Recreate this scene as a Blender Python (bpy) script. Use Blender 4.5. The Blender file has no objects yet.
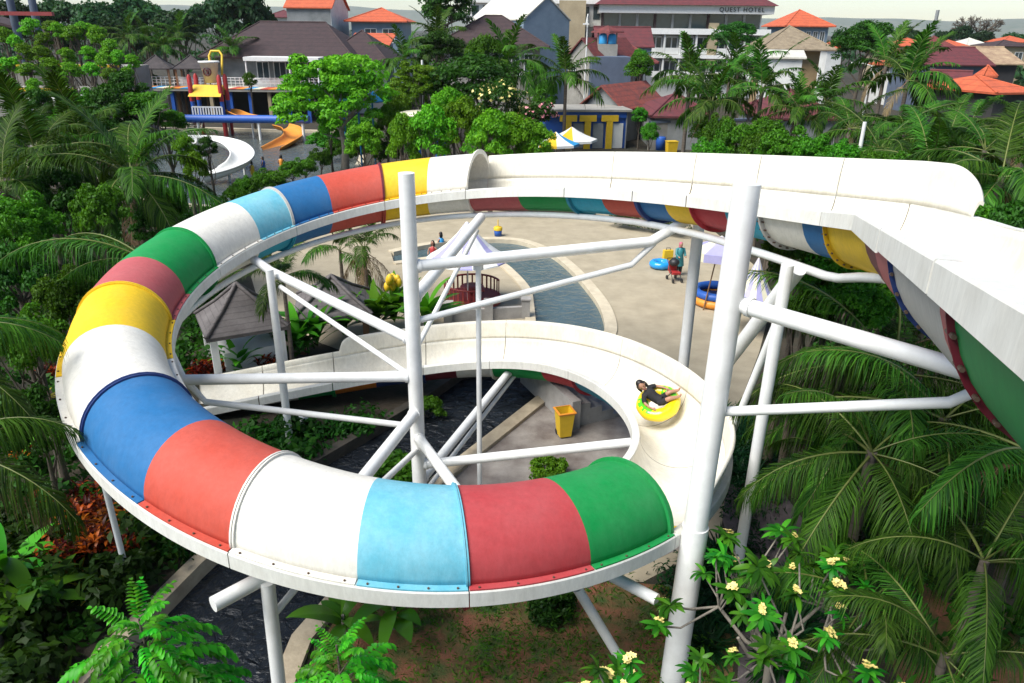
import bpy, math, random
import numpy as np
from mathutils import Vector, Matrix
from mathutils.geometry import tessellate_polygon
sc = bpy.context.scene
col = sc.collection
PI = math.pi
rnd = random.Random(7)
# ------------------------------------------------------------------ camera model (level of the photograph)
FPX, PITCH, ROLL, CAMH = 746.0, math.radians(22.7), 0.0123, 11.0
CAMF = np.array([0, math.cos(PITCH), -math.sin(PITCH)])
CAMR0 = np.array([1.0, 0, 0]); CAMU0 = np.array([0, math.sin(PITCH), math.cos(PITCH)])
CAMR = CAMR0*math.cos(ROLL)+CAMU0*math.sin(ROLL); CAMU = CAMU0*math.cos(ROLL)-CAMR0*math.sin(ROLL)
CAMP = np.array([0, 0, CAMH])
def ray(x, y): return CAMF+CAMR*((x-512)/FPX)+CAMU*((341.5-y)/FPX)
def atz(x, y, z=0.0):
    d = ray(x, y); return CAMP+d*((z-CAMH)/d[2])
def atd(x, y, dep): return CAMP+ray(x, y)*dep
# ------------------------------------------------------------------ object helpers
def tag(o, label=None, cat=None, group=None, kind=None):
    if label: o['label'] = label
    if cat: o['category'] = cat
    if group: o['group'] = group
    if kind: o['kind'] = kind
    return o
def thing(name, label, cat, loc=(0, 0, 0), rz=0.0, group=None, scale=None):
    o = bpy.data.objects.new(name, None); col.objects.link(o)
    o.empty_display_size = 0.2
    o.location = tuple(float(v) for v in loc); o.rotation_euler = (0, 0, rz)
    if scale is not None: o.scale = (scale,)*3 if isinstance(scale, (int, float)) else scale
    return tag(o, label, cat, group)
def link(name, mesh, parent=None, loc=None, rot=None, scale=None):
    o = bpy.data.objects.new(name, mesh); col.objects.link(o)
    if parent is not None: o.parent = parent
    if loc is not None: o.location = tuple(float(v) for v in loc)
    if rot is not None: o.rotation_euler = rot
    if scale is not None: o.scale = (scale,)*3 if isinstance(scale, (int, float)) else scale
    return o
def copy_tree(o, parent=None):
    c = o.copy(); col.objects.link(c); c.parent = parent
    for ch in list(o.children): copy_tree(ch, c)
    return c
def put(proto, used, loc, rz, label, scale=1.0, group=None, name=None):
    """first use moves the prototype itself, later uses copy it with its parts"""
    o = proto if proto.name not in used else copy_tree(proto)
    used.add(proto.name)
    o.location = tuple(float(v) for v in loc); o.rotation_euler = (0, 0, rz)
    o.scale = (scale,)*3 if isinstance(scale, (int, float)) else scale
    o['label'] = label
    if group: o['group'] = group
    return o
class MB:
    def __init__(s): s.v = []; s.f = []; s.m = []; s.sm = []
    def add(s, vs, fs, mi=0, smooth=False):
        k = len(s.v); s.v.extend([tuple(map(float, v)) for v in vs])
        for f in fs: s.f.append(tuple(i+k for i in f)); s.m.append(mi); s.sm.append(smooth)
        return s
    def box(s, c, size, rz=0.0, mi=0, taper=1.0):
        x, y, z = size[0]/2, size[1]/2, size[2]/2; ca, sa = math.cos(rz), math.sin(rz); vs = []
        for dz, k in ((-z, 1.0), (z, taper)):
            for dx, dy in ((-x, -y), (x, -y), (x, y), (-x, y)):
                dx *= k; dy *= k
                vs.append((c[0]+dx*ca-dy*sa, c[1]+dx*sa+dy*ca, c[2]+dz))
        return s.add(vs, [(3, 2, 1, 0), (4, 5, 6, 7), (0, 1, 5, 4), (1, 2, 6, 5), (2, 3, 7, 6), (3, 0, 4, 7)], mi)
    def tube(s, pts, rs, n=12, mi=0, cap=True, smooth=True):
        pts = [np.array(p, float) for p in pts]
        if not hasattr(rs, '__len__'): rs = [rs]*len(pts)
        vs = []; fs = []; prev = None
        for i, p in enumerate(pts):
            a = pts[max(i-1, 0)]; b = pts[min(i+1, len(pts)-1)]; t = b-a; t = t/(np.linalg.norm(t)+1e-9)
            if prev is None:
                u = np.cross(t, (0, 0, 1)) if abs(t[2]) < .9 else np.cross(t, (1, 0, 0))
            else: u = prev-t*(prev@t)
            u = u/(np.linalg.norm(u)+1e-9); prev = u; w = np.cross(t, u)
            for k in range(n):
                an = 2*PI*k/n; vs.append(p+(u*math.cos(an)+w*math.sin(an))*rs[i])
        for i in range(len(pts)-1):
            for k in range(n):
                a, b = i*n+k, i*n+(k+1) % n; fs.append((a, a+n, b+n, b))
        s.add(vs, fs, mi, smooth)
        if cap:
            s.add(vs[:n], [tuple(range(n))], mi); s.add(vs[-n:], [tuple(range(n-1, -1, -1))], mi)
        return s
    def lathe(s, prof, c, n=24, mi=0, smooth=True):
        vs = []; fs = []
        for r, z in prof:
            for k in range(n):
                an = 2*PI*k/n; vs.append((c[0]+r*math.cos(an), c[1]+r*math.sin(an), c[2]+z))
        for i in range(len(prof)-1):
            for k in range(n):
                a, b = i*n+k, i*n+(k+1) % n; fs.append((a, b, b+n, a+n))
        return s.add(vs, fs, mi, smooth)
    def prism(s, poly, z0, z1, mi=0):
        n = len(poly); vs = [(x, y, z0) for x, y in poly]+[(x, y, z1) for x, y in poly]
        tri = tessellate_polygon([[Vector((x, y, 0)) for x, y in poly]])
        fs = [tuple(i+n for i in t) for t in tri]+[tuple(reversed(t)) for t in tri]
        fs += [(i, (i+1) % n, (i+1) % n+n, i+n) for i in range(n)]
        return s.add(vs, fs, mi)
    def sheet(s, poly, z, holes=(), mi=0):
        loops = [[Vector((x, y, 0)) for x, y in poly]]+[[Vector((x, y, 0)) for x, y in h] for h in holes]
        flat = [v for l in loops for v in l]; tri = tessellate_polygon(loops)
        out = []
        for t in tri:
            a, b, c = (flat[i] for i in t)
            if (b-a).cross(c-a).z < 0: t = (t[0], t[2], t[1])
            out.append(tuple(t))
        return s.add([(v.x, v.y, z) for v in flat], out, mi)
    def build(s, name, mats, parent=None, loc=None):
        if loc is None: loc = (0, 0, 0); off = np.zeros(3)
        else: off = np.array(loc, float)
        root = parent
        while root is not None and root.parent is not None: root = root.parent
        if root is not None: off = np.array(root.location)
        v = np.array(s.v, float).reshape(-1, 3)-off
        me = bpy.data.meshes.new(name); me.from_pydata(v.tolist(), [], s.f)
        if not isinstance(mats, (list, tuple)): mats = [mats]
        for m in mats: me.materials.append(m)
        me.polygons.foreach_set('material_index', s.m); me.polygons.foreach_set('use_smooth', s.sm); me.update()
        return link(name, me, parent, loc=(loc if root is None else None))
def np_mesh(name, V, F, mats, var=None, smooth=False, mi=None):
    V = np.asarray(V, np.float32); F = np.asarray(F, np.int32); k = F.shape[1]
    me = bpy.data.meshes.new(name); me.vertices.add(len(V)); me.vertices.foreach_set('co', V.ravel())
    me.loops.add(F.size); me.loops.foreach_set('vertex_index', F.ravel())
    me.polygons.add(len(F)); me.polygons.foreach_set('loop_start', np.arange(0, F.size, k, dtype=np.int32))
    me.polygons.foreach_set('loop_total', np.full(len(F), k, np.int32))
    if mi is not None: me.polygons.foreach_set('material_index', np.asarray(mi, np.int32))
    if smooth: me.polygons.foreach_set('use_smooth', np.ones(len(F), bool))
    if not isinstance(mats, (list, tuple)): mats = [mats]
    for m in mats: me.materials.append(m)
    if var is not None:
        a = me.attributes.new('var', 'FLOAT', 'POINT'); a.data.foreach_set('value', np.asarray(var, np.float32))
    me.update(calc_edges=True); me.validate(); return me
# ------------------------------------------------------------------ materials
def nt(m): m.use_nodes = True; return m.node_tree.nodes, m.node_tree.links
def mat(name, c, rough=.6, var=.2, scale=3.0, bump=0.0, c2=None, coat=0.0, metal=0.0, bscale=None, streak=False, spec=.5, detail=4, contrast=1.0):
    m = bpy.data.materials.new(name); N, L = nt(m); b = N['Principled BSDF']
    b.inputs['Roughness'].default_value = rough; b.inputs['Metallic'].default_value = metal
    b.inputs['Coat Weight'].default_value = coat; b.inputs['Specular IOR Level'].default_value = spec
    tc = N.new('ShaderNodeTexCoord'); mp = N.new('ShaderNodeMapping'); L.new(tc.outputs['Object'], mp.inputs['Vector'])
    if streak: mp.inputs['Scale'].default_value = (1, 1, .15)
    n = N.new('ShaderNodeTexNoise'); n.inputs['Scale'].default_value = scale; n.inputs['Detail'].default_value = detail; n.inputs['Roughness'].default_value = .65
    L.new(mp.outputs['Vector'], n.inputs['Vector'])
    rp = N.new('ShaderNodeValToRGB'); w = .22/contrast
    rp.color_ramp.elements[0].position = .5-w; rp.color_ramp.elements[1].position = .5+w
    if c2 is None: c2 = tuple(x*(1-var) for x in c)
    rp.color_ramp.elements[0].color = (*c2, 1); rp.color_ramp.elements[1].color = (*c, 1)
    L.new(n.outputs['Fac'], rp.inputs['Fac']); L.new(rp.outputs['Color'], b.inputs['Base Color'])
    if bump:
        n2 = N.new('ShaderNodeTexNoise'); n2.inputs['Scale'].default_value = bscale or scale*6; n2.inputs['Detail'].default_value = 5
        L.new(tc.outputs['Object'], n2.inputs['Vector'])
        bp = N.new('ShaderNodeBump'); bp.inputs['Strength'].default_value = bump; bp.inputs['Distance'].default_value = .05
        L.new(n2.outputs['Fac'], bp.inputs['Height']); L.new(bp.outputs['Normal'], b.inputs['Normal'])
    return m
def leaf_mat(name, c1, c2, rough=.5, trans=.35, tcol=None, spec=.18):
    """c1..c2: colour range from leaf to leaf (per-leaf attribute) and from plant to plant (object random)"""
    m = bpy.data.materials.new(name); N, L = nt(m); b = N['Principled BSDF']; out = N['Material Output']
    b.inputs['Roughness'].default_value = rough; b.inputs['Specular IOR Level'].default_value = spec
    at = N.new('ShaderNodeAttribute'); at.attribute_name = 'var'
    mx = N.new('ShaderNodeMix'); mx.data_type = 'RGBA'; mx.inputs['A'].default_value = (*c1, 1); mx.inputs['B'].default_value = (*c2, 1)
    L.new(at.outputs['Fac'], mx.inputs['Factor'])
    oi = N.new('ShaderNodeObjectInfo'); hs = N.new('ShaderNodeHueSaturation')
    mr = N.new('ShaderNodeMapRange'); mr.inputs['To Min'].default_value = .55; mr.inputs['To Max'].default_value = 1.3
    L.new(oi.outputs['Random'], mr.inputs['Value']); L.new(mr.outputs['Result'], hs.inputs['Value'])
    mr2 = N.new('ShaderNodeMapRange'); mr2.inputs['To Min'].default_value = .475; mr2.inputs['To Max'].default_value = .515
    L.new(oi.outputs['Random'], mr2.inputs['Value']); L.new(mr2.outputs['Result'], hs.inputs['Hue'])
    L.new(mx.outputs['Result'], hs.inputs['Color']); L.new(hs.outputs['Color'], b.inputs['Base Color'])
    tr = N.new('ShaderNodeBsdfTranslucent'); tm = N.new('ShaderNodeMix'); tm.data_type = 'RGBA'; tm.blend_type = 'MULTIPLY'; tm.inputs['Factor'].default_value = 1
    tm.inputs['B'].default_value = (*(tcol or (1.0, 1.0, .4)), 1); L.new(hs.outputs['Color'], tm.inputs['A']); L.new(tm.outputs['Result'], tr.inputs['Color'])
    ms = N.new('ShaderNodeMixShader'); ms.inputs['Fac'].default_value = trans
    L.new(b.outputs['BSDF'], ms.inputs[1]); L.new(tr.outputs['BSDF'], ms.inputs[2]); L.new(ms.outputs['Shader'], out.inputs['Surface'])
    return m
def fibre(name, c, fade=None, rough=.58):
    """weathered gel-coat: soft chalky mottling and fine streaks"""
    m = bpy.data.materials.new(name); N, L = nt(m); b = N['Principled BSDF']
    b.inputs['Coat Weight'].default_value = .0; b.inputs['Specular IOR Level'].default_value = .22; b.inputs['Coat Roughness'].default_value = .25
    fade = fade or tuple(x+(.6-x)*.045 for x in c)
    tc = N.new('ShaderNodeTexCoord'); n = N.new('ShaderNodeTexNoise'); n.inputs['Scale'].default_value = 1.1; n.inputs['Detail'].default_value = 6; n.inputs['Roughness'].default_value = .7
    L.new(tc.outputs['Object'], n.inputs['Vector'])
    rp = N.new('ShaderNodeValToRGB'); rp.color_ramp.elements[0].position = .36; rp.color_ramp.elements[1].position = .68
    rp.color_ramp.elements[0].color = (*c, 1); rp.color_ramp.elements[1].color = (*fade, 1)
    L.new(n.outputs['Fac'], rp.inputs['Fac'])
    n2 = N.new('ShaderNodeTexNoise'); n2.inputs['Scale'].default_value = 11; n2.inputs['Detail'].default_value = 10; n2.inputs['Roughness'].default_value = .8
    mp = N.new('ShaderNodeMapping'); mp.inputs['Scale'].default_value = (1.0, 1.0, .3); L.new(tc.outputs['Object'], mp.inputs['Vector']); L.new(mp.outputs['Vector'], n2.inputs['Vector'])
    mr = N.new('ShaderNodeMapRange'); mr.inputs['From Min'].default_value = .3; mr.inputs['From Max'].default_value = .7; mr.inputs['To Min'].default_value = .80; mr.inputs['To Max'].default_value = 1.06
    L.new(n2.outputs['Fac'], mr.inputs['Value'])
    hs = N.new('ShaderNodeHueSaturation'); L.new(rp.outputs['Color'], hs.inputs['Color']); L.new(mr.outputs['Result'], hs.inputs['Value'])
    L.new(hs.outputs['Color'], b.inputs['Base Color'])
    mr3 = N.new('ShaderNodeMapRange'); mr3.inputs['To Min'].default_value = rough-.1; mr3.inputs['To Max'].default_value = rough+.2
    L.new(n.outputs['Fac'], mr3.inputs['Value']); L.new(mr3.outputs['Result'], b.inputs['Roughness'])
    bp = N.new('ShaderNodeBump'); bp.inputs['Strength'].default_value = .06; bp.inputs['Distance'].default_value = .02
    L.new(n2.outputs['Fac'], bp.inputs['Height']); L.new(bp.outputs['Normal'], b.inputs['Normal'])
    return m
def rowmat(name, c, c2, rows=5.0, axis='Z', rough=.7, mortar=.12):
    """tile / plank courses: bands along one object axis, broken up by noise"""
    m = bpy.data.materials.new(name); N, L = nt(m); b = N['Principled BSDF']; b.inputs['Roughness'].default_value = rough
    tc = N.new('ShaderNodeTexCoord'); wv = N.new('ShaderNodeTexWave'); wv.wave_type = 'BANDS'; wv.bands_direction = axis; wv.wave_profile = 'SAW'
    wv.inputs['Scale'].default_value = rows*.314; wv.inputs['Distortion'].default_value = .6; wv.inputs['Detail'].default_value = 2; wv.inputs['Detail Scale'].default_value = 2
    L.new(tc.outputs['Object'], wv.inputs['Vector'])
    n = N.new('ShaderNodeTexNoise'); n.inputs['Scale'].default_value = 1.5; n.inputs['Detail'].default_value = 8; n.inputs['Roughness'].default_value = .75; L.new(tc.outputs['Object'], n.inputs['Vector'])
    rp = N.new('ShaderNodeValToRGB'); rp.color_ramp.elements[0].position = .32; rp.color_ramp.elements[1].position = .66
    rp.color_ramp.elements[0].color = (*c2, 1); rp.color_ramp.elements[1].color = (*c, 1); L.new(n.outputs['Fac'], rp.inputs['Fac'])
    mr = N.new('ShaderNodeMapRange'); mr.inputs['From Max'].default_value = mortar*2; mr.inputs['To Min'].default_value = .6; mr.inputs['To Max'].default_value = 1
    L.new(wv.outputs['Fac'], mr.inputs['Value'])
    hs = N.new('ShaderNodeHueSaturation'); L.new(rp.outputs['Color'], hs.inputs['Color']); L.new(mr.outputs['Result'], hs.inputs['Value']); L.new(hs.outputs['Color'], b.inputs['Base Color'])
    bp = N.new('ShaderNodeBump'); bp.inputs['Strength'].default_value = .5; bp.inputs['Distance'].default_value = .04; L.new(wv.outputs['Fac'], bp.inputs['Height']); L.new(bp.outputs['Normal'], b.inputs['Normal'])
    return m
def water_mat(name, c, rip=3.0, strength=.35, rough=.06):
    m = bpy.data.materials.new(name); N, L = nt(m); b = N['Principled BSDF']
    b.inputs['Base Color'].default_value = (*c, 1); b.inputs['Roughness'].default_value = rough; b.inputs['IOR'].default_value = 1.33
    tc = N.new('ShaderNodeTexCoord'); n = N.new('ShaderNodeTexNoise'); n.inputs['Scale'].default_value = rip; n.inputs['Detail'].default_value = 5; n.inputs['Distortion'].default_value = 1.2
    L.new(tc.outputs['Object'], n.inputs['Vector'])
    bp = N.new('ShaderNodeBump'); bp.inputs['Strength'].default_value = strength; bp.inputs['Distance'].default_value = .3
    L.new(n.outputs['Fac'], bp.inputs['Height']); L.new(bp.outputs['Normal'], b.inputs['Normal'])
    n2 = N.new('ShaderNodeTexNoise'); n2.inputs['Scale'].default_value = .5; L.new(tc.outputs['Object'], n2.inputs['Vector'])
    mx = N.new('ShaderNodeMix'); mx.data_type = 'RGBA'; mx.inputs['A'].default_value = (*[x*.7 for x in c], 1); mx.inputs['B'].default_value = (*[x*1.3 for x in c], 1)
    L.new(n2.outputs['Fac'], mx.inputs['Factor']); L.new(mx.outputs['Result'], b.inputs['Base Color'])
    return m
M = {}
FB = {'white': (.78, .74, .68), 'coral': (.50, .075, .048), 'blue': (.018, .135, .33), 'green': (.004, .25, .055), 'yellow': (.78, .50, .015),
      'cyan': (.02, .33, .48), 'pink': (.44, .095, .10), 'rose': (.44, .055, .06), 'red': (.42, .028, .04), 'navy': (.012, .035, .15), 'maroon': (.14, .010, .022), 'grey': (.5, .48, .45), 'orange': (.6, .17, .02), 'teal': (.01, .2, .3)}
for k, c in FB.items(): M[k] = fibre('gelcoat_'+k, c)
M['cyan_cover'] = fibre('gelcoat_pale_cyan', (.13, .43, .55), fade=(.24, .51, .60))
M['white'] = fibre('gelcoat_white', (.78, .75, .68), fade=(.72, .68, .60), rough=.34)
M['cream'] = fibre('gelcoat_cream', (.84, .80, .70), fade=(.72, .67, .56), rough=.36)
M['rim'] = fibre('gelcoat_rim', (.75, .74, .69), fade=(.66, .64, .58), rough=.45)
M['pole'] = mat('white_steel_paint', (.80, .80, .79), c2=(.66, .66, .64), rough=.42, scale=2.5, coat=.2)
M['pole_rust'] = mat('white_steel_paint_worn', (.70, .70, .68), c2=(.5, .47, .42), rough=.5, scale=3.0, contrast=.6)
M['bolt'] = mat('bolt_rust', (.10, .06, .04), rough=.6)
M['seam'] = mat('seam_grime', (.16, .14, .11), rough=.8)
# ------------------------------------------------------------------ the water slide
CTRL = np.array([[7.064, 10.744], [4.65, 17.611], [1.334, 22.06], [-2.608, 23.634], [-6.229, 22.351], [-8.446, 19.047], [-8.755, 15.082], [-7.064, 11.751], [-4.36, 9.646], [-1.519, 8.971], [0.834, 9.756], [2.792, 11.518], [3.845, 13.88], [3.806, 16.688], [2.876, 19.473], [1.029, 21.533], [-1.809, 22.228], [-5.557, 21.643], [-10.134, 20.452]])
HR, FW = 0.92, 0.12      # tube radius, flange width
def DEP(u): return float(np.interp(u, [0, .2, .6, .95, 10.6, 12, 15.5, 17, 18.2], [1.14, 1.1, .92, .82, .78, .92, .92, .78, .42]))
def bspline(P, sub=12):
    P = np.vstack([2*P[0]-P[1], P, 2*P[-1]-P[-2]]); o = []
    for i in range(1, len(P)-2):
        for t in np.linspace(0, 1, sub, endpoint=False):
            a, b, c, d = P[i-1:i+3]
            o.append(((1-t)**3*a+(3*t**3-6*t*t+4)*b+(-3*t**3+3*t*t+3*t+1)*c+t**3*d)/6)
    return np.array(o)
_c = bspline(CTRL); _d = np.gradient(_c, axis=0); _L = np.concatenate([[0], np.cumsum(np.linalg.norm(np.diff(_c, axis=0), axis=1))])
_d /= np.linalg.norm(_d, axis=1)[:, None]; _n = np.stack([_d[:, 1], -_d[:, 0]], 1)
_z = 8.485-.123*np.minimum(_L, 26)-.126*np.maximum(_L-26, 0)
_u = np.arange(len(_c))/12.0
KI = np.array([5.13, 11.1]); NS = np.array([.933, -.358]); DS = np.array([-.358, -.933])
FU, FI, FN, FZ = [], [], [], []
for d in np.linspace(11.8, 0, 25):
    FU.append(.2-.1*d); FI.append(KI+DS*d); FN.append(NS); FZ.append(8.5+.173*d)
k0 = np.searchsorted(_u, .3)
Ic = _c-_n*(HR+FW)
for t in np.linspace(.15, .9, 6):
    FU.append(.2+.1*t); FI.append(KI*(1-t)+Ic[k0]*t); v = NS*(1-t)+_n[k0]*t; FN.append(v/np.linalg.norm(v)); FZ.append(8.5*(1-t)+_z[k0]*t)
for k in range(k0, len(_c)):
    FU.append(_u[k]); FI.append(Ic[k]); FN.append(_n[k]); FZ.append(_z[k])
FU = np.array(FU); FI = np.array(FI); FN = np.array(FN); FZ = np.array(FZ)
FC = FI+FN*(HR+FW)
def frame(u):
    n = np.array([np.interp(u, FU, FN[:, 0]), np.interp(u, FU, FN[:, 1])]); n /= np.linalg.norm(n)
    c = np.array([np.interp(u, FU, FI[:, 0]), np.interp(u, FU, FI[:, 1])])+n*(HR+FW)
    return c, n, float(np.interp(u, FU, FZ))
def samples(u0, u1, step=.05):
    inner = FU[(FU > u0+1e-4) & (FU < u1-1e-4)] if u0 < .35 else np.arange(u0+step, u1-1e-4, step)
    return [u0, *inner, u1]
def P3(u, a, b):
    c, n, z = frame(u); return (c[0]+n[0]*a, c[1]+n[1]*a, z+b)
def loft(mb, us, prof, closed=True, mi=0, smooth=True, caps=True):
    """prof(u) -> list of (a, b) in the cross-section plane"""
    rows = [[P3(u, a, b) for a, b in prof(u)] for u in us]; k = len(rows[0]); vs = [p for r in rows for p in r]; fs = []
    for i in range(len(us)-1):
        for j in range(k if closed else k-1):
            a, b = i*k+j, i*k+(j+1) % k; fs.append((a, b, b+k, a+k))
    mb.add(vs, fs, mi, smooth)
    if closed and caps:
        mb.add(rows[0], [tuple(range(k-1, -1, -1))], mi); mb.add(rows[-1], [tuple(range(k))], mi)
    return mb
def arc(r, d, up, n=18): return [(r*math.cos(PI*i/n), (d if up else -d)*math.sin(PI*i/n)) for i in range(n+1)]
def shell_prof(r, d, th, up, n=18):
    def p(u): e = d if up else DEP(u)+d; return arc(r, e, up, n)+list(reversed(arc(r-th, e-th, up, n)))
    return p
slide = thing('water_slide', 'huge spiral fibreglass water slide with rainbow bands, half tube and half open white trough', 'water slide', (-2, 15.8, 0))
def part(name, mb, m): return mb.build(name, m, slide)
def cover_piece(u0, um, u1, ca, cb, ring, ringw=.07):
    for a, b, c in ((u0, um, ca), (um, u1, cb)):
        mb = MB(); loft(mb, samples(a, b), shell_prof(HR, HR, .02, True, 22)); part('tube_cover', mb, M[c])
        for sg in (1, -1):       # coloured flange of the cover lying on the rim, with its bolt heads
            mb = MB(); loft(mb, samples(a+.004, b-.004), lambda u, sg=sg: [(sg*(HR-.015), .012), (sg*(HR+FW-.01), .012), (sg*(HR+FW-.01), .035), (sg*(HR-.015), .035)], smooth=False)
            for u in np.linspace(a+.05, b-.05, 4):
                p = P3(u, sg*(HR+.075), .03); mb.tube([p, (p[0], p[1], p[2]+.025)], .017, n=6, mi=1)
            part('cover_flange', mb, [M[c], M['bolt']])
    ring_part(u0, ring, up=True, h=ringw, th=.010, bolts=False)
def ring_part(u, c, up, h=.07, th=.012, name='joint_ring', bolts=True):
    def prof(r0, r1, d0, d1): return lambda uu: arc(r1, d1, up, 22)+list(reversed(arc(r0, d0, up, 22)))
    mb = MB(); d = HR if up else DEP(u)
    loft(mb, [u-th, u-th*.15], prof(HR-.01, HR+h, d-.01, d+h)); loft(mb, [u+th*.15, u+th], prof(HR-.01, HR+h*.8, d-.01, d+h*.8))
    if bolts:
        for i in range(1, 16):
            an = PI*i/16; r = HR+h*.5; dd = d+h*.5
            p0 = P3(u-th-.008, r*math.cos(an), (dd if up else -dd)*math.sin(an)); p1 = P3(u+th+.008, r*math.cos(an), (dd if up else -dd)*math.sin(an))
            mb.tube([p0, p1], .018, n=6, mi=1)
    part(name, mb, [M[c], M['bolt']])
# tube covers: eight moulded pieces of two colours each
CJ = [2.62, 3.42, 4.33, 5.22, 6.05, 7.17, 8.25, 9.33, 10.62]
CM = [3.0, 3.93, 4.68, 5.67, 6.57, 7.73, 8.83, 10.0]
CC = [('white', 'yellow', 'white'), ('coral', 'blue', 'maroon'), ('cyan_cover', 'white', 'grey'), ('green', 'pink', 'green'), ('yellow', 'white', 'yellow'),
      ('blue', 'coral', 'navy'), ('white', 'cyan_cover', 'white'), ('rose', 'green', 'cyan_cover')]
for i, (a, b, r) in enumerate(CC): cover_piece(CJ[i], CM[i], CJ[i+1], a, b, r, .12 if i == 0 else .045)
ring_part(CJ[-1], 'green', True, h=.06, th=.02, bolts=False)
# lower shell: one coloured panel after another, from the start down to the run-out
LP = [(-.98, 'green', 0), (-.53, 'pink', 1), (-.48, 'grey', 0), (-.2, 'pink', 1), (0.0, 'maroon', 0), (.18, 'yellow', 0), (.33, 'blue', 1), (.42, 'white', 0), (.58, 'cyan', 1), (.75, 'red', 0),
      (.92, 'yellow', 1), (1.08, 'blue', 0), (1.25, 'coral', 1), (1.5, 'cyan', 0), (1.75, 'green', 1), (2.17, 'pink', 0)]
for i in range(len(CC)): LP += [(CJ[i], CC[i][0].replace('_cover', ''), 1), (CM[i], CC[i][1].replace('_cover', ''), 0)]
LP += [(10.62, 'yellow', 1), (11.3, 'white', 0), (12.2, 'blue', 1), (13.17, 'teal', 0), (14.17, 'red', 1), (14.75, 'green', 0), (15.5, 'white', 1), (15.92, 'maroon', 0), (16.25, 'navy', 1), (16.67, 'orange', 0), (17.0, 'green', 1), (17.25, 'white', 0), (17.5, 'maroon', 1), (17.9, 'blue', 0), (18.2, None, 0)]
RINGC = {-.53: 'maroon', -.2: 'navy', .33: 'yellow', .58: 'grey', .92: 'red', 1.25: 'navy', 1.75: 'teal'}
for (u0, c, j), (u1, _, _) in zip(LP[:-1], LP[1:]):
    mb = MB(); loft(mb, samples(u0, u1), shell_prof(HR, 0, .02, False)); part('trough_panel', mb, M[c])
    if j: ring_part(u0, RINGC.get(round(u0, 3), c), False, h=.09 if u0 > 0 else .045, th=.012 if u0 > 1 else (.005 if u0 > .3 else .003), bolts=u0 < .7)
joints = [u for u, c, j in LP if j and c]
# lining of the open runs, rims with their lips, high outer walls
def lining(u0, u1, m):
    mb = MB(); loft(mb, samples(u0, u1), shell_prof(HR-.022, -.022, .006, False, 24)); part('trough_lining', mb, M[m])
SPL = [-.98, -.53, -.2, .33, .58, .92, 1.25, 1.75, 2.62]
for a, b in zip(SPL[:-1], SPL[1:]): lining(a+.002, b-.002, 'cream')
lining(10.0, 11.1, 'yellow')
SPH = [11.1, 12.2, 13.1, 14.17, 15.5, 16.25, 17.0, 17.5, 18.2]
for a, b in zip(SPH[:-1], SPH[1:]): lining(a+.002, b-.002, 'cream')
def rim(u0, u1, sg):
    mb = MB(); lip = .25 if u1 > -.19 else .215
    def prof(u): return [(sg*(HR-.03), -.012), (sg*(HR-.03), .008), (sg*(HR+FW), .008), (sg*(HR+FW+.012), -.01), (sg*(HR+FW+.012), -lip), (sg*(HR+FW-.01), -lip), (sg*(HR+FW-.01), -.012)]
    loft(mb, samples(u0, u1), prof, smooth=False); part('rim', mb, M['rim'])
alls = sorted(set([-.98]+joints+[18.2]))
for a, b in zip(alls[:-1], alls[1:]):
    for sg in (-1, 1): rim(a+.003, b-.003, sg)
def high_wall(u0, u1, hfun, outm='cream'):
    mb = MB()
    def prof(u):
        h = hfun(u); o = [(HR-.022, -.02)]
        for k in range(1, 7): t = k/6; o.append((HR-.022+.05*t*t, h*t))
        top = o[-1][0]; o += [(top+.05, h+.012), (top+.09, h-.02), (top+.085, h-.07), (top+.03, h-.05)]
        for k in range(5, -1, -1): t = k/6; o.append((HR+.008+.05*t*t, (h-.05)*t))
        return o
    loft(mb, ([*np.linspace(u0, .275, 26), *np.linspace(.28, u1, 14)] if u0 < .3 else samples(u0, u1, .025)), prof)
    for i in range(len(mb.f)):
        if i % 17 >= 10 and len(mb.f[i]) == 4: mb.m[i] = 1
    part('outer_wall', mb, [M['cream'], M[outm]])
def hup(u):
    t = min(max((u-.235)/.04, 0), 1); return .03+.72*math.sqrt(1-(1-t)**2)*(1-.06*max(0, (u-2)/.6))
WS = [.235, .58, .92, 1.25, 1.75, 2.62]
for a, b in zip(WS[:-1], WS[1:]): high_wall(a+.002, b-.002, hup)
def hlo(u):
    t = min(max((u-10.95)/.45, 0), 1); e = min(max((16.95-u)/.12, 0), 1)
    return .03+.55*math.sqrt(max(0, 1-(1-t)**2))*math.sqrt(max(0, 1-(1-e)**2))+.12*(1-e)
WL = [10.64, 11.3, 12.2, 13.1, 14.17, 15.5, 16.25, 17.0, 17.5, 18.2]
for a, b in zip(WL[:-1], WL[1:]): high_wall(a+.002, b-.002, hlo)
# grime seams where the open mouldings meet
for u in SPL[1:-1]+SPH[1:-1]:
    mb = MB(); w = .0016 if u < 1 else .0035
    loft(mb, [u-w, u+w], shell_prof(HR-.027, -.027, .003, False, 24)); part('seam', mb, M['seam'])
# curved carrier pipe under the inner side
mb = MB(); mb.tube([P3(u, -.45, -(.88*DEP(u)+.15+.22*float(np.interp(u, [.19, .33, 1.3], [-.9, 1, 0])))) for u in np.linspace(.19, 5.9, 94)], .085, n=10); part('carrier_pipe', mb, M['pole'])
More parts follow.
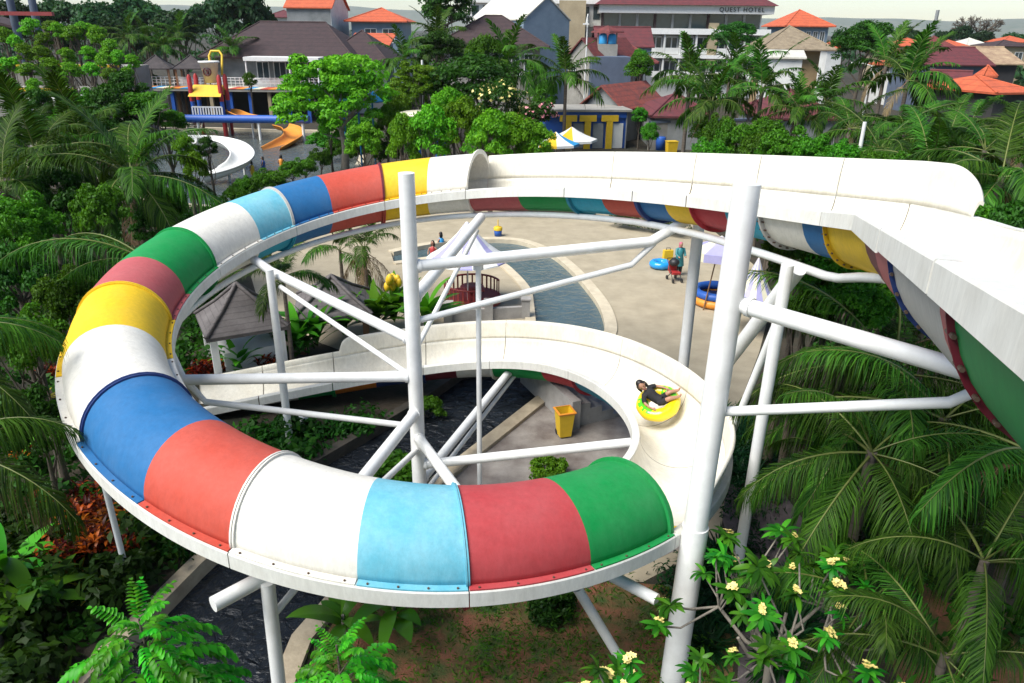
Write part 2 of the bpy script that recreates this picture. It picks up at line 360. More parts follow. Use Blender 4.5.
# ------------------------------------------------------------------ steel supports
def column(label, base, top, r, r2=None, arms=(), flange=True, name='support_column'):
    t = thing(name, label, 'support column', (base[0], base[1], base[2]), group='white steel columns under the water slide'); t['kind'] = 'thing'
    mb = MB(); r2 = r2 or r
    mb.tube([base, [base[i]+(top[i]-base[i])*.42 for i in range(3)], top], [r, r, r], n=20)
    if r2 != r: mb.tube([base, [base[i]+(top[i]-base[i])*.4 for i in range(3)]], r2, n=20)
    mb.build('shaft', M['pole'], t)
    if flange:
        f = MB(); f.tube([base, (base[0], base[1], base[2]+.03)], r*2.0, n=20); f.build('base_plate', M['pole'], t)
    for nm, pts, rr in arms:
        a = MB(); a.tube(pts, rr, n=14)
        if nm == 'arm':
            p, q = np.array(pts[0], float), np.array(pts[1], float); d = (q-p)/np.linalg.norm(q-p); a.tube([p+d*r*.9, p+d*(r+.05)], rr*1.18, n=14)
        a.build(nm, M['pole'], t)
    return t
A = (3.22, 10.5)
column('thick front column with two arms holding the near straight trough', (A[0]-.26, A[1]-.42, -.3), (A[0]+.04, A[1]-.02, 9.05), .195, .218,
       [('arm', [(A[0]+.1, A[1]-.1, 7.3), (5.4, 8.15, 7.3), (5.5, 8.05, 7.5), (5.5, 8.05, 8.35)], .125), ('brace', [(A[0]+.1, A[1]-.1, 5.5), (5.75, 8.75, 6.55), (6.0, 8.4, 7.0), (6.0, 8.2, 8.3)], .078)], flange=False)
B = (-2.22, 15.5)
def b(z): return (B[0], B[1], z)
column('tall centre column with arms fanning out to the whole spiral', b(-1.0), b(8.25), .172, .172, [
    ('arm', [b(3.62), (-7.35, 15.1, 3.65), (-7.6, 15.1, 4.35)], .125), ('brace', [b(2.3), (-7.0, 15.2, 3.05), (-7.3, 15.15, 3.55)], .075),
    ('arm', [b(4.5), (-6.45, 19.0, 5.0), (-7.0, 19.4, 5.2)], .12), ('brace', [b(3.55), (-6.1, 18.6, 4.7)], .065),
    ('arm', [b(6.24), (3.3, 17.5, 6.32), (4.3, 17.7, 6.9)], .13), ('brace', [b(4.96), (2.85, 17.3, 5.8), (3.4, 17.5, 6.3)], .075),
    ('arm', [b(5.45), (-.95, 21.4, 5.95)], .14), ('brace', [b(4.2), (-1.05, 21.2, 5.6)], .062),
    ('arm', [b(2.72), (-3.3, 9.9, 3.15)], .13), ('brace', [b(1.7), (-3.15, 10.3, 3.05)], .07),
    ('arm', [b(2.05), (.15, 9.7, 2.85)], .12), ('arm', [b(1.25), (3.05, 15.25, 2.12)], .115),
    ('arm', [b(.75), (.1, 21.5, 1.2)], .12), ('brace', [b(.3), (.15, 21.3, 1.0)], .06)])
column('slim hanger post dropping from the long right arm of the centre column', (-.78, 16.15, 0), (-.78, 16.15, 6.13), .062, arms=[('collar', [(-.78, 16.15, 6.0), (-.78, 16.15, 6.14)], .12)])
column('back left column behind the green and yellow tube sections', (-6.3, 18.5, -.4), (-6.3, 18.5, 5.2), .105)
column('short stubby column under the white run-out trough', (-6.05, 19.2, -.4), (-6.05, 19.2, .55), .14)
column('grey column behind the rider carrying the back of the upper trough', (4.82, 19.1, 0), (4.82, 19.1, 7.2), .15)
column('leaning-braced column beside the frangipani under the right bend', (4.9, 12.95, 0), (4.95, 12.95, 7.15), .115, arms=[
    ('brace', [(5.25, 13.2, 7.0), (4.75, 16.4, 2.9)], .15), ('brace', [(5.0, 13.0, 6.3), (4.72, 14.1, 2.85)], .075)])
column('thin post below the far left of the tube among red crotons', (-8.0, 12.5, -.05), (-8.05, 12.5, 3.9), .06, flange=False)
column('lower left column with a stub crossbeam under the white tube section', (-3.75, 9.0, -.3), (-3.68, 9.05, 3.2), .11, arms=[('beam', [(-4.32, 8.55, 3.2), (-2.6, 10.4, 3.2)], .12), ('brace', [(-3.7, 9.05, 2.5), (-3.0, 10.0, 3.05)], .06)])
column('slanting leg with a stub crossbeam under the red tube section', (2.35, 10.1, 0), (1.1, 9.6, 2.68), .085, arms=[('beam', [(.55, 11.1, 2.5), (2.4, 9.55, 2.5)], .1), ('brace', [(.6, 10.4, 2.6), (1.35, 10.1, 2.3), (1.6, 9.9, 2.7)], .055)], flange=False)
# ------------------------------------------------------------------ vegetation: shared meshes
R = np.random.RandomState(11)
def leafset(P, Nm, l, w, rng, fold=.18, down=.25):
    n = len(P); Nm = Nm/(np.linalg.norm(Nm, axis=1)[:, None]+1e-9)
    d = rng.normal(size=(n, 3)); d[:, 2] -= down; d -= Nm*(d*Nm).sum(1)[:, None]; d /= np.linalg.norm(d, axis=1)[:, None]+1e-9
    s = np.cross(Nm, d); L = (l*rng.uniform(.65, 1.3, n))[:, None]; W = (w*rng.uniform(.7, 1.2, n))[:, None]
    a = P-d*L*.5; t = P+d*L*.5-Nm*L*.12; r = P+s*W*.5+Nm*fold*W; q = P-s*W*.5+Nm*fold*W
    V = np.stack([a, r, t, q], 1).reshape(-1, 3); F = np.arange(4*n).reshape(n, 4); return V, F
def cloud(clumps, nper, l, w, rng, up=.5, jit=.6, shell=.55, lo=-.35):
    """leaves spread through leaf clumps (x, y, z, rx, rz): denser towards each clump's surface"""
    Vs, Fs, vs = [], [], []; k = 0
    for c in clumps:
        n = int(nper*rng.uniform(.6, 1.3)); u = rng.normal(size=(n*2, 3)); u /= np.linalg.norm(u, axis=1)[:, None]
        u = u[u[:, 2] > lo][:n]; n = len(u); rr = (shell+(1-shell)*rng.uniform(0, 1, n)**.6)*rng.uniform(.85, 1.12, n)
        P = np.array(c[:3])+u*rr[:, None]*np.array([c[3], c[3], c[4]])
        Nm = u+np.array([0, 0, up])+rng.normal(size=(n, 3))*jit
        V, F = leafset(P, Nm, l, w, rng); Vs.append(V); Fs.append(F+k); k += len(V)
        base = rng.uniform(0, .5); vs.append(np.repeat(np.clip(base+rng.uniform(0, .55, n), 0, 1), 4))
    return np.concatenate(Vs), np.concatenate(Fs), np.concatenate(vs)
def ell_clumps(n, R_, H_, rc, rng, z0=0.0, flat=.7, inner=.45):
    o = []
    for i in range(n):
        u = rng.normal(size=3); u /= np.linalg.norm(u)
        if u[2] < -.45: u[2] *= -1
        k = inner+(1-inner)*rng.uniform()**.5; r = rc*rng.uniform(.65, 1.3)
        o.append((u[0]*R_*k, u[1]*R_*k, z0+u[2]*H_*k, r, r*flat))
    return o
def leaf(name, h1, h2, **k): return leaf_mat(name, h1, h2, **k)
M['lf_bright'] = leaf('leaf_bright_green', (.035, .19, .006), (.19, .47, .02))
M['lf_mid'] = leaf('leaf_mid_green', (.02, .10, .006), (.095, .30, .014))
M['lf_dark'] = leaf('leaf_dark_green', (.008, .044, .006), (.042, .145, .012))
M['lf_palm'] = leaf('palm_leaflet', (.010, .044, .006), (.08, .21, .018), rough=.5, trans=.3, spec=.12)
M['lf_dry'] = leaf('dry_palm_leaflet', (.10, .07, .035), (.26, .19, .10), rough=.7, trans=.2, tcol=(1, .8, .5))
M['lf_fern'] = leaf('fern_leaf', (.02, .19, .008), (.09, .48, .02), rough=.35)
M['lf_frangi'] = leaf('frangipani_leaf', (.015, .12, .010), (.08, .33, .02), rough=.32)
M['lf_croton'] = leaf('croton_leaf', (.05, .008, .006), (.62, .16, .012), rough=.35, tcol=(1, .7, .3))
M['lf_yellow'] = leaf('bromeliad_leaf', (.22, .20, .02), (.5, .42, .05), rough=.35)
M['lf_banana'] = leaf('banana_leaf', (.03, .17, .010), (.11, .38, .025), rough=.3)
M['lf_grass'] = leaf('ribbon_grass', (.006, .035, .012), (.02, .10, .03), rough=.4)
M['lf_far'] = leaf('far_tree_leaf', (.012, .045, .018), (.035, .10, .03))
M['lf_olive'] = leaf('olive_leaf', (.05, .07, .02), (.16, .2, .06))
M['rachis'] = mat('palm_midrib', (.16, .19, .04), rough=.5, var=.4)
M['rachis_dry'] = mat('dry_midrib', (.22, .14, .07), rough=.7, var=.4)
M['bark'] = mat('bark', (.12, .095, .07), rough=.9, var=.5, scale=6, bump=.6)
M['palmbark'] = rowmat('palm_bark', (.17, .14, .11), (.09, .07, .055), rows=4.5, rough=.9)
M['palebark'] = mat('pale_bark', (.26, .23, .19), rough=.85, var=.4, scale=5, bump=.5)
M['petal'] = mat('petal_cream', (.80, .66, .22), rough=.5, var=.12, scale=20)
M['petal_pink'] = mat('petal_pink', (.7, .25, .28), rough=.5, var=.3, scale=20)
def trunk_mb(h, r0, r1, rng, bend=.3, limbs=()):
    mb = MB(); ph = rng.uniform(0, 6); pts = [(bend*math.sin(t*2.2+ph)*t-bend*math.sin(ph)*0, bend*math.cos(t*1.7+ph)*t, h*t) for t in np.linspace(0, 1, 7)]
    mb.tube(pts, [r0*(1-t)**1.2+r1 if i else r0*1.5 for i, t in enumerate(np.linspace(0, 1, 7))], n=8)
    e = pts[-1]
    for c in limbs:
        p0 = np.array(pts[rng.randint(3, 7)]); p1 = np.array(c[:3]); m = (p0+p1)/2+rng.normal(size=3)*.1*np.linalg.norm(p1-p0)-np.array([0, 0, .08*np.linalg.norm(p1-p0)])
        mb.tube([p0, m, p1], [r1*.9, r1*.55, r1*.2], n=5, cap=False)
    return mb
CROWN = {}
def crown_proto(key, clumps, nper, l, w, m, rng, rnat, bark='bark', **k):
    V, F, v = cloud(clumps, nper, l, w, rng, **k); CROWN[key] = (np_mesh('crown', V, F, M[m], v), clumps, rnat, bark)
used = set()
def bright_clumps(rng, n, R_, z):      # flat leaf plates in layers, open between
    o = []
    for i in range(n):
        a = rng.uniform(0, 2*PI); k = rng.uniform(0, 1)**.55; lay = rng.uniform(0, 1)
        r = R_*k*(1.05-.55*lay); o.append((r*math.cos(a), r*math.sin(a), z+(lay-.45)*R_*.8, R_*rng.uniform(.10, .2), R_*rng.uniform(.06, .10)))
    return o
crown_proto('bright', bright_clumps(R, 95, 5.2, 0), 150, .34, .19, 'lf_bright', R, 5.4, 'palebark', shell=.4)
crown_proto('dark', ell_clumps(60, 3.4, 2.8, 1.05, R, 0), 160, .36, .2, 'lf_dark', R, 3.9)
crown_proto('mid', ell_clumps(55, 2.6, 2.1, .75, R, 0), 150, .26, .15, 'lf_mid', R, 3.0)
crown_proto('bush', ell_clumps(50, 2.2, 1.7, .62, R, 0), 150, .24, .14, 'lf_bright', R, 2.6, shell=.45)
crown_proto('gloss', ell_clumps(50, 2.2, 1.6, .60, R, 0), 160, .26, .15, 'lf_mid', R, 2.6, shell=.45)
crown_proto('round', ell_clumps(18, .62, .75, .40, R, 0, inner=.3), 120, .16, .1, 'lf_bright', R, .95)
crown_proto('far', ell_clumps(36, 4.0, 3.0, 1.5, R, 0), 100, .75, .45, 'lf_far', R, 4.6)
crown_proto('shrub_dark', ell_clumps(40, 2.2, 1.7, .62, R, 0), 150, .30, .17, 'lf_dark', R, 2.6, shell=.45)
def tree(key, loc, z, r, label, group=None, name='broadleaf_tree', cat='tree', squash=1.0):
    """crown centred z metres up with radius r, on a tapered trunk with limbs reaching into the crown"""
    me, clumps, rn, bk_ = CROWN[key]; k = r/rn; t = thing(name, label, cat, (loc[0], loc[1], 0), rnd.uniform(0, 6.28), group); t['kind'] = 'thing'
    if key in ('bush', 'gloss', 'shrub_dark', 'mid') and squash == 1.0: squash = min(1.5, max(1.0, .75*z/r))
    link('crown', me, t, loc=(0, 0, z), scale=(k*rnd.uniform(.85, 1.18), k*rnd.uniform(.85, 1.15), k*squash*rnd.uniform(.88, 1.12)), rot=(rnd.uniform(-.15, .15), rnd.uniform(-.15, .15), 0))
    lim = [clumps[i] for i in R.choice(len(clumps), 10, replace=False)]; lim = [(c[0]*k, c[1]*k, z+c[2]*k*squash) for c in lim]
    r0 = max(.05, .035*r+.02*z*.6); trunk_mb(max(.2, z-.35*r), r0, r0*.5, R, bend=.12*r, limbs=lim).build('trunk', M[bk_], None).parent = t
    return t
def shrub_proto(m, rng, l=.2, w=.11, n=26, nper=130, R_=1.1, H_=.85, lab='shrub'):
    t = thing('shrub', lab, 'shrub'); V, F, v = cloud(ell_clumps(n, R_, H_, .42*R_, rng, .75*H_), nper, l, w, rng)
    link('foliage', np_mesh('foliage', V, F, M[m], v), t)
    mb = MB()
    for k in range(6):
        a = rng.uniform(0, 6.3); mb.tube([(0, 0, 0), (.3*R_*math.cos(a), .3*R_*math.sin(a), .5*H_), (.7*R_*math.cos(a), .7*R_*math.sin(a), 1.1*H_)], [.03, .02, .008], n=5, cap=False)
    mb.build('stem', M['bark'], t); return t
S_bright = shrub_proto('lf_bright', R, lab='bright shrub'); S_mid = shrub_proto('lf_mid', R, l=.24, w=.13); S_dark = shrub_proto('lf_dark', R, l=.26, w=.14)
# --- palms
def frond_mesh(L_, n, ll, e0, bend, droop, rng, mats, wid=.058, vee=.25, twist=0.0):
    ts = np.linspace(0, 1, 14); el = e0-bend*ts**1.25; ds = L_/13
    x = np.concatenate([[0], np.cumsum(np.cos(el[:-1])*ds)]); z = np.concatenate([[0], np.cumsum(np.sin(el[:-1])*ds)])
    yb = twist*ts**2*L_
    V, F, mi, var = [], [], [], []
    for i, t in enumerate(ts):       # midrib
        r = .035*(1-t)+.006
        for a in (0, 2.1, 4.2): V.append((x[i], yb[i]+r*math.cos(a), z[i]+r*math.sin(a))); var.append(.5)
    for i in range(13):
        for k in range(3): a, b = i*3+k, i*3+(k+1) % 3; F.append((a, b, b+3, a+3)); mi.append(1)
    for side in (1, -1):
        for j in range(n):
            if rng.uniform() < .05: continue
            t = .16+.84*(j+rng.uniform(-.3, .3))/n; t = min(max(t, .1), .995)
            px, pz, py, e = np.interp(t, ts, x), np.interp(t, ts, z), np.interp(t, ts, yb), np.interp(t, ts, el)
            fw = np.array([math.cos(e), 0, math.sin(e)]); up = np.array([-math.sin(e), 0, math.cos(e)]); sd = np.array([0, side, 0])
            an = math.radians(72-44*t+rng.uniform(-7, 7)); d = fw*math.cos(an)+sd*math.sin(an)*math.cos(vee)+up*math.sin(an)*math.sin(vee)
            le = ll*(math.sin(PI*(.18+.74*t))**.7)*rng.uniform(.72, 1.12); dr = droop*rng.uniform(.6, 1.4)
            p0 = np.array([px, py, pz]); p1 = p0+d*le*.5-np.array([0, 0, dr*le*.16]); p2 = p0+d*le*(1-.25*dr)-np.array([0, 0, dr*le*.72])
            wv = fw*math.sin(an)-sd*math.cos(an); wv = wv*.8+up*.25*rng.uniform(-1, 1)
            k = len(V)
            for p, q in ((p0, wid*.5), (p1, wid), (p2, wid*.12)): V.append(p+wv*q*.5); V.append(p-wv*q*.5)
            F += [(k, k+1, k+3, k+2), (k+2, k+3, k+5, k+4)]; mi += [0, 0]; vv = np.clip(rng.normal(.45, .25), 0, 1); var += [vv]*6
    return np_mesh('frond', V, F, mats, var, mi=mi)
FR = {}
for key, (e0, bend, dr) in {'a': (1.35, .75, .35), 'b': (1.0, 1.15, .6), 'c': (.6, 1.35, .8), 'd': (.2, 1.3, 1.0), 'e': (-.25, 1.0, 1.15), 'f': (-.8, .55, 1.0)}.items():
    FR[key] = [frond_mesh(4.0*rnd.uniform(.92, 1.08), 92, 1.0, e0, bend*rnd.uniform(.85, 1.15), dr, R, [M['lf_palm'], M['rachis']], twist=rnd.uniform(-.12, .12)) for _ in range(2)]
FR['dry'] = [frond_mesh(3.4, 40, .7, -.5, .9, 1.2, R, [M['lf_dry'], M['rachis_dry']], twist=.1), frond_mesh(3.0, 40, .65, -1.0, .4, 1.0, R, [M['lf_dry'], M['rachis_dry']])]
FRN = {}
for key, (e0, bend, dr) in {'b': (1.0, 1.15, .5), 'c': (.6, 1.35, .7), 'd': (.2, 1.2, .9), 'e': (-.2, 1.0, 1.0)}.items():
    FRN[key] = [frond_mesh(3.9*rnd.uniform(.92, 1.08), 112, .95, e0, bend, dr*1.7, R, [M['lf_palm'], M['rachis']], wid=.036, twist=rnd.uniform(-.15, .15)) for _ in range(2)]
FRF = {}
for key, (e0, bend, dr) in {'a': (1.3, .8, .35), 'b': (.9, 1.2, .6), 'c': (.45, 1.35, .9), 'd': (.05, 1.1, 1.0)}.items():
    FRF[key] = [frond_mesh(4.0, 34, 1.1, e0, bend, dr, R, [M['lf_palm'], M['rachis']], wid=.14, twist=rnd.uniform(-.1, .1)) for _ in range(2)]
def palm(label, crown, scale=1.0, counts='aabbbbccccdddde', fr=None, dry=0, lean=(0, 0), seed=0, wind=None, group='coconut palms around the water park', az0=None, azs=None):
    """crown: world point of the growing tip; the trunk runs down to the ground"""
    q = random.Random(seed*17+5); fr = fr or FR; h = float(crown[2])
    t = thing('coconut_palm', label, 'palm tree', (crown[0]-lean[0], crown[1]-lean[1], 0), group=group); t['kind'] = 'thing'
    mb = MB(); pts = [(t.location[0]+lean[0]*s**1.6, t.location[1]+lean[1]*s**1.6, h*s) for s in np.linspace(0, 1, 8)]
    mb.tube(pts, [.2*scale if i == 0 else .15*scale-.03*i/8 for i in range(8)], n=10); mb.build('trunk', M['palmbark'], t)
    az = q.uniform(0, 6.28) if az0 is None else az0
    for i, k in enumerate(counts):
        az += 2.39996
        a = az+q.uniform(-.2, .2)
        if azs and i < len(azs): a = azs[i]
        if wind is not None: a = wind+((a-wind+PI) % (2*PI)-PI)*.62
        link('frond', fr[k][q.randint(0, 1)], t, loc=(lean[0], lean[1], h-.05*(i/len(counts))), rot=(q.uniform(-.12, .12), q.uniform(-.1, .1), a), scale=scale*q.uniform(.85, 1.1))
    for i in range(dry):
        a = q.uniform(0, 6.28)
        if azs and i == 0: a = azs[0]-.12
        link('dry_frond', FR['dry'][q.randint(0, 1)], t, loc=(lean[0], lean[1], h-.15), rot=(0, q.uniform(-.1, .15), a), scale=scale*q.uniform(.8, 1.05))
    return t
# --- rosettes: long strap or paddle leaves from one base
def strap(L_, W, e0, bend, az, n=7, fold=.15, shape=.8, var=.5, base=(0, 0, 0)):
    V, F, vv = [], [], []; x = z = 0.0; ds = L_/n; ca, sa = math.cos(az), math.sin(az)
    for i in range(n+1):
        t = i/n; w = W*(math.sin(PI*min(1, .06+.94*t)))**shape*.5 if i < n else W*.02
        for s, dz in ((-1, fold*w), (0, 0), (1, fold*w)):
            lx, ly = x, s*w; V.append((base[0]+lx*ca-ly*sa, base[1]+lx*sa+ly*ca, base[2]+z+dz)); vv.append(var)
        e = e0-bend*t; x += math.cos(e)*ds; z += math.sin(e)*ds
    for i in range(n):
        for j in (0, 1): a = i*3+j; F.append((a, a+1, a+4, a+3))
    return V, F, vv
def rosette(name, count, L_, W, e_rng, b_rng, m, rng, stem=0.0, **k):
    V, F, vv = [], [], []
    for i in range(count):
        a, b, c = strap(L_*rng.uniform(.7, 1.15), W*rng.uniform(.8, 1.15), rng.uniform(*e_rng), rng.uniform(*b_rng), i*2.4+rng.uniform(-.3, .3), var=rng.uniform(0, 1), base=(0, 0, stem*rng.uniform(.3, 1)), **k)
        o = len(V); V += a; vv += c; F += [tuple(q+o for q in f) for f in b]
    return np_mesh(name, V, F, M[m], vv, smooth=True)
def ros_thing(name, label, cat, mesh, part='leaves', stem=0.0, group=None):
    t = thing(name, label, cat, group=group); link(part, mesh, t)
    if stem: mb = MB(); mb.tube([(0, 0, 0), (0, 0, stem)], [.09, .05], n=8); mb.build('stem', M['palebark'], t)
    return t
P_banana = ros_thing('banana_plant', 'banana plant', 'banana plant', rosette('leaves', 9, 1.9, .5, (.5, 1.25), (.7, 1.6), 'lf_banana', R, stem=.9, n=10), stem=1.0)
P_ginger = ros_thing('ginger_plant', 'ginger plant', 'plant', rosette('leaves', 26, .85, .2, (.6, 1.4), (.4, 1.4), 'lf_banana', R, stem=.5))
P_croton = thing('croton_bush', 'croton', 'croton bush')
_V, _F, _v = [], [], []
for i in range(14):
    for j in range(13):
        a, b, c = strap(.30*R.uniform(.7, 1.2), .075, R.uniform(.1, 1.2), R.uniform(.5, 1.3), R.uniform(0, 6.28), n=4, var=R.uniform()**1.8, base=(.42*math.cos(i*2.4)*math.sqrt(i/14), .42*math.sin(i*2.4)*math.sqrt(i/14), .45+.4*R.uniform()))
        o = len(_V); _V += a; _v += c; _F += [tuple(q+o for q in f) for f in b]
link('leaves', np_mesh('leaves', _V, _F, M['lf_croton'], _v, smooth=True), P_croton)
_m = MB(); [_m.tube([(0, 0, 0), (.42*math.cos(i*2.4)*math.sqrt(i/14), .42*math.sin(i*2.4)*math.sqrt(i/14), .7)], [.02, .012], n=5, cap=False) for i in range(14)]; _m.build('stem', M['bark'], P_croton)
P_brom = ros_thing('bromeliad', 'bromeliad', 'plant', rosette('leaves', 22, .5, .07, (.4, 1.3), (.5, 1.2), 'lf_yellow', R))
P_grass = ros_thing('ribbon_grass_clump', 'ribbon grass', 'grass clump', rosette('leaves', 70, .6, .035, (.5, 1.45), (.8, 2.0), 'lf_grass', R, n=5))
# --- pinnate young trees at the bottom edge
FP = []
for e0, bend in ((.7, 1.9), (.35, 1.7), (.0, 1.3), (1.2, .9)):
    V, F, vv = [], [], []; n = 11; L_ = .72
    ts = np.linspace(0, 1, 12); el = e0-bend*ts; x = np.concatenate([[0], np.cumsum(np.cos(el[:-1])*L_/11)]); z = np.concatenate([[0], np.cumsum(np.sin(el[:-1])*L_/11)])
    for j in range(n):
        t = .14+.86*j/(n-1); e = np.interp(t, ts, el)
        for sgn in ((1, -1) if j < n-1 else (0,)):
            a, b, c = strap(.15*(1.1-.4*abs(t-.45)*2)*R.uniform(.85, 1.15), .066, .15+.4*e-R.uniform(0, .35), .9, sgn*1.2*(1-.3*t)+R.uniform(-.2, .2), n=4, fold=.35, shape=.55, var=np.clip(R.normal(.5, .3), 0, 1), base=(np.interp(t, ts, x), 0, np.interp(t, ts, z)))
            o = len(V); V += a; vv += c; F += [tuple(q+o for q in f) for f in b]
    FP.append(np_mesh('leaf_spray', V, F, M['lf_fern'], vv, smooth=True))
def fern_tree(label, base, h, seed, tiers=9, sc_=1.0):
    q = random.Random(seed); t = thing('young_pinnate_tree', label, 'tree', (base[0], base[1], 0))
    mb = MB(); mb.tube([(base[0], base[1], 0), (base[0]+.06, base[1], h*.5), (base[0], base[1]+.03, h)], [.06, .045, .012], n=8)
    for i in range(tiers*9):
        f = i/(tiers*9); zz = h*(.985-.34*f)+q.uniform(-.06, .06); rad = .03+.62*f**.75*sc_; a = i*2.39996+q.uniform(-.2, .2); r = rad*q.uniform(.4, 1.0)
        if r > .12: mb.tube([(base[0], base[1], zz-.18), (base[0]+r*math.cos(a), base[1]+r*math.sin(a), zz)], [.014, .006], n=5, cap=False)
        link('leaf_spray', FP[3 if f < .08 else q.choice([0, 1, 1, 2] if f < .6 else [1, 2, 2])], t, loc=(r*math.cos(a), r*math.sin(a), zz), rot=(q.uniform(-.2, .2), 0, a), scale=sc_*q.uniform(.75, 1.15)*(.65+.5*min(1, f*3)))
    mb.build('trunk', M['bark'], t); return t
# --- frangipani
def _cluster():
    V, F, vv = [], [], []
    for i in range(15):
        a, b, c = strap(.34*R.uniform(.7, 1.15), .088, R.uniform(-.35, .8), R.uniform(.4, 1.2), i*2.4, n=5, fold=.2, shape=.55, var=R.uniform(0, 1), base=(0, 0, .03*R.uniform()))
        o = len(V); V += a; vv += c; F += [tuple(q+o for q in f) for f in b]
    return np_mesh('leaf_whorl', V, F, M['lf_frangi'], vv, smooth=True)
FCL = [_cluster(), _cluster()]
def _flowers(m):
    V, F, vv = [], [], []
    for k in range(9):
        c = np.array([R.uniform(-.11, .11), R.uniform(-.11, .11), R.uniform(.06, .17)])
        for i in range(5):
            a, b, e = strap(.075, .05, .45, .5, i*1.2566+k, n=3, fold=.1, shape=.5, base=tuple(c)); o = len(V); V += a; F += [tuple(q+o for q in f) for f in b]
    return np_mesh('flower_cluster', V, F, M[m])
FFL = [_flowers('petal'), _flowers('petal')]
def frangipani(label, base, z0, spread, seed, n=26, flow=.4, lean=(0, 0)):
    q = random.Random(seed); t = thing('frangipani_tree', label, 'tree', (base[0], base[1], 0)); mb = MB(); B0 = np.array([base[0], base[1], 0.0])
    fork = B0+np.array([lean[0]*.3, lean[1]*.3, z0*.5]); mb.tube([B0, (B0+fork)/2+np.array([.05, 0, 0]), fork], [.10, .075, .065], n=9)
    np_ = max(3, n//5); prim = []
    for i in range(np_):
        a = i*2.39996; r = spread*.5*math.sqrt((i+.6)/np_); p = B0+np.array([lean[0]*.7+r*math.cos(a), lean[1]*.7+r*math.sin(a), z0*q.uniform(.62, .74)]); prim.append(p)
        mb.tube([fork, fork+(p-fork)*.5+np.array([q.uniform(-.12, .12), q.uniform(-.12, .12), -.1]), p], [.045, .034, .028], n=7)
    for i in range(n):
        a = i*2.39996+q.uniform(-.4, .4); r = spread*math.sqrt((i+.5)/n)*q.uniform(.8, 1.1); tip = B0+np.array([lean[0]+r*math.cos(a), lean[1]+r*math.sin(a), z0*(1.0-.30*(r/spread)**2)+q.uniform(-.4, .3)])
        p = min(prim, key=lambda k_: np.linalg.norm(k_-tip)); m1 = p+(tip-p)*.5+np.array([q.uniform(-.15, .15), q.uniform(-.15, .15), -.14])
        mb.tube([p, m1, tip], [.022, .017, .013], n=6)
        link('leaf_whorl', FCL[i % 2], t, loc=tuple(tip-B0), rot=(q.uniform(-.5, .5), q.uniform(-.5, .5), a), scale=q.uniform(.6, 1.05))
        if q.random() < flow: link('flower_cluster', FFL[i % 2], t, loc=tuple(tip-B0+np.array([0, 0, .06])), rot=(q.uniform(-.4, .4), q.uniform(-.4, .4), a), scale=q.uniform(.42, .68))
    mb.build('trunk', M['palebark'], t); return t
# ------------------------------------------------------------------ ground, water, deck
def xy(*q): return [tuple(float(v) for v in atz(*p)[:2]) for p in q]
def offset(pl, d):
    pl = [np.array(p, float) for p in pl]; o = []
    for i, p in enumerate(pl):
        t = pl[min(i+1, len(pl)-1)]-pl[max(i-1, 0)]; t /= np.linalg.norm(t); o.append((p[0]-t[1]*d, p[1]+t[0]*d))
    return o
def kerb(name, pl, w, z0, z1, m):
    a = offset(pl, w/2); b = offset(pl, -w/2); mb = MB(); n = len(pl)
    vs = [(x, y, z) for z in (z0, z1) for l in (a, b) for x, y in l]; fs = []
    for i in range(n-1):
        fs += [(2*n+i, 3*n+i, 3*n+i+1, 2*n+i+1), (i, 2*n+i, 2*n+i+1, i+1), (n+i, n+i+1, 3*n+i+1, 3*n+i)]
    fs += [(0, n, 3*n, 2*n), (n-1, 2*n+n-1, 3*n+n-1, n+n-1)]
    mb.add(vs, fs); o = mb.build(name, m); tag(o, kind='structure'); return o
def smooth(pl, k=5, closed=False):
    P = [np.array(p, float) for p in pl]; o = []
    for i in range(len(P)-1):
        a, b, c, d = P[max(i-1, 0)], P[i], P[i+1], P[min(i+2, len(P)-1)]
        for t in np.linspace(0, 1, k, endpoint=False): o.append(tuple(.5*((2*b)+(c-a)*t+(2*a-5*b+4*c-d)*t*t+(3*b-a-3*c+d)*t**3)))
    o.append(tuple(P[-1])); return o
M['soil'] = mat('soil_with_moss', (.055, .038, .026), c2=(.014, .020, .009), rough=.95, scale=.9, bump=.6, bscale=14, detail=10, contrast=1.3)
M['lawn'] = mat('worn_lawn', (.27, .095, .055), c2=(.04, .10, .018), rough=.95, scale=1.6, bump=.7, bscale=25, detail=12, contrast=1.5)
M['deck'] = mat('sand_washed_concrete', (.43, .365, .26), c2=(.29, .245, .17), rough=.85, scale=.9, bump=.2, bscale=60, detail=10)
M['wetdeck'] = mat('grey_concrete_with_wet_stains', (.33, .30, .27), c2=(.11, .085, .075), rough=.6, scale=.9, bump=.15, bscale=40, detail=6, contrast=1.1)
M['coping'] = mat('cream_coping', (.62, .54, .40), c2=(.45, .38, .27), rough=.7, scale=2.0, bump=.2)
M['kerb'] = mat('beige_kerb', (.50, .42, .30), c2=(.25, .20, .14), rough=.8, scale=1.5, bump=.3, detail=8)
M['wall_dark'] = mat('mossy_concrete', (.08, .065, .05), c2=(.025, .025, .02), rough=.9, scale=2, bump=.3)
M['river'] = water_mat('dark_stream_water', (.013, .016, .021), rip=2.8, strength=.8, rough=.04)
M['poolw'] = water_mat('pool_water', (.07, .11, .125), rip=2.2, strength=.35)
M['poolfar'] = water_mat('far_pool_water', (.085, .10, .095), rip=1.2, strength=.5, rough=.12)
M['path'] = mat('gravel_path', (.16, .13, .14), c2=(.07, .06, .06), rough=.95, scale=3, bump=.5, bscale=60, detail=10)
RIV = [(1.05, 21.6), (-2.0, 16.55), (-4.05, 11.1), (-4.3, 6.0), (-9.0, 5.0), (-7.6, 10.5), (-6.9, 13.2), (-5.7, 17.2), (-3.2, 21.0), (-1.8, 23.6), (.2, 24.4), (.7, 23.0)]
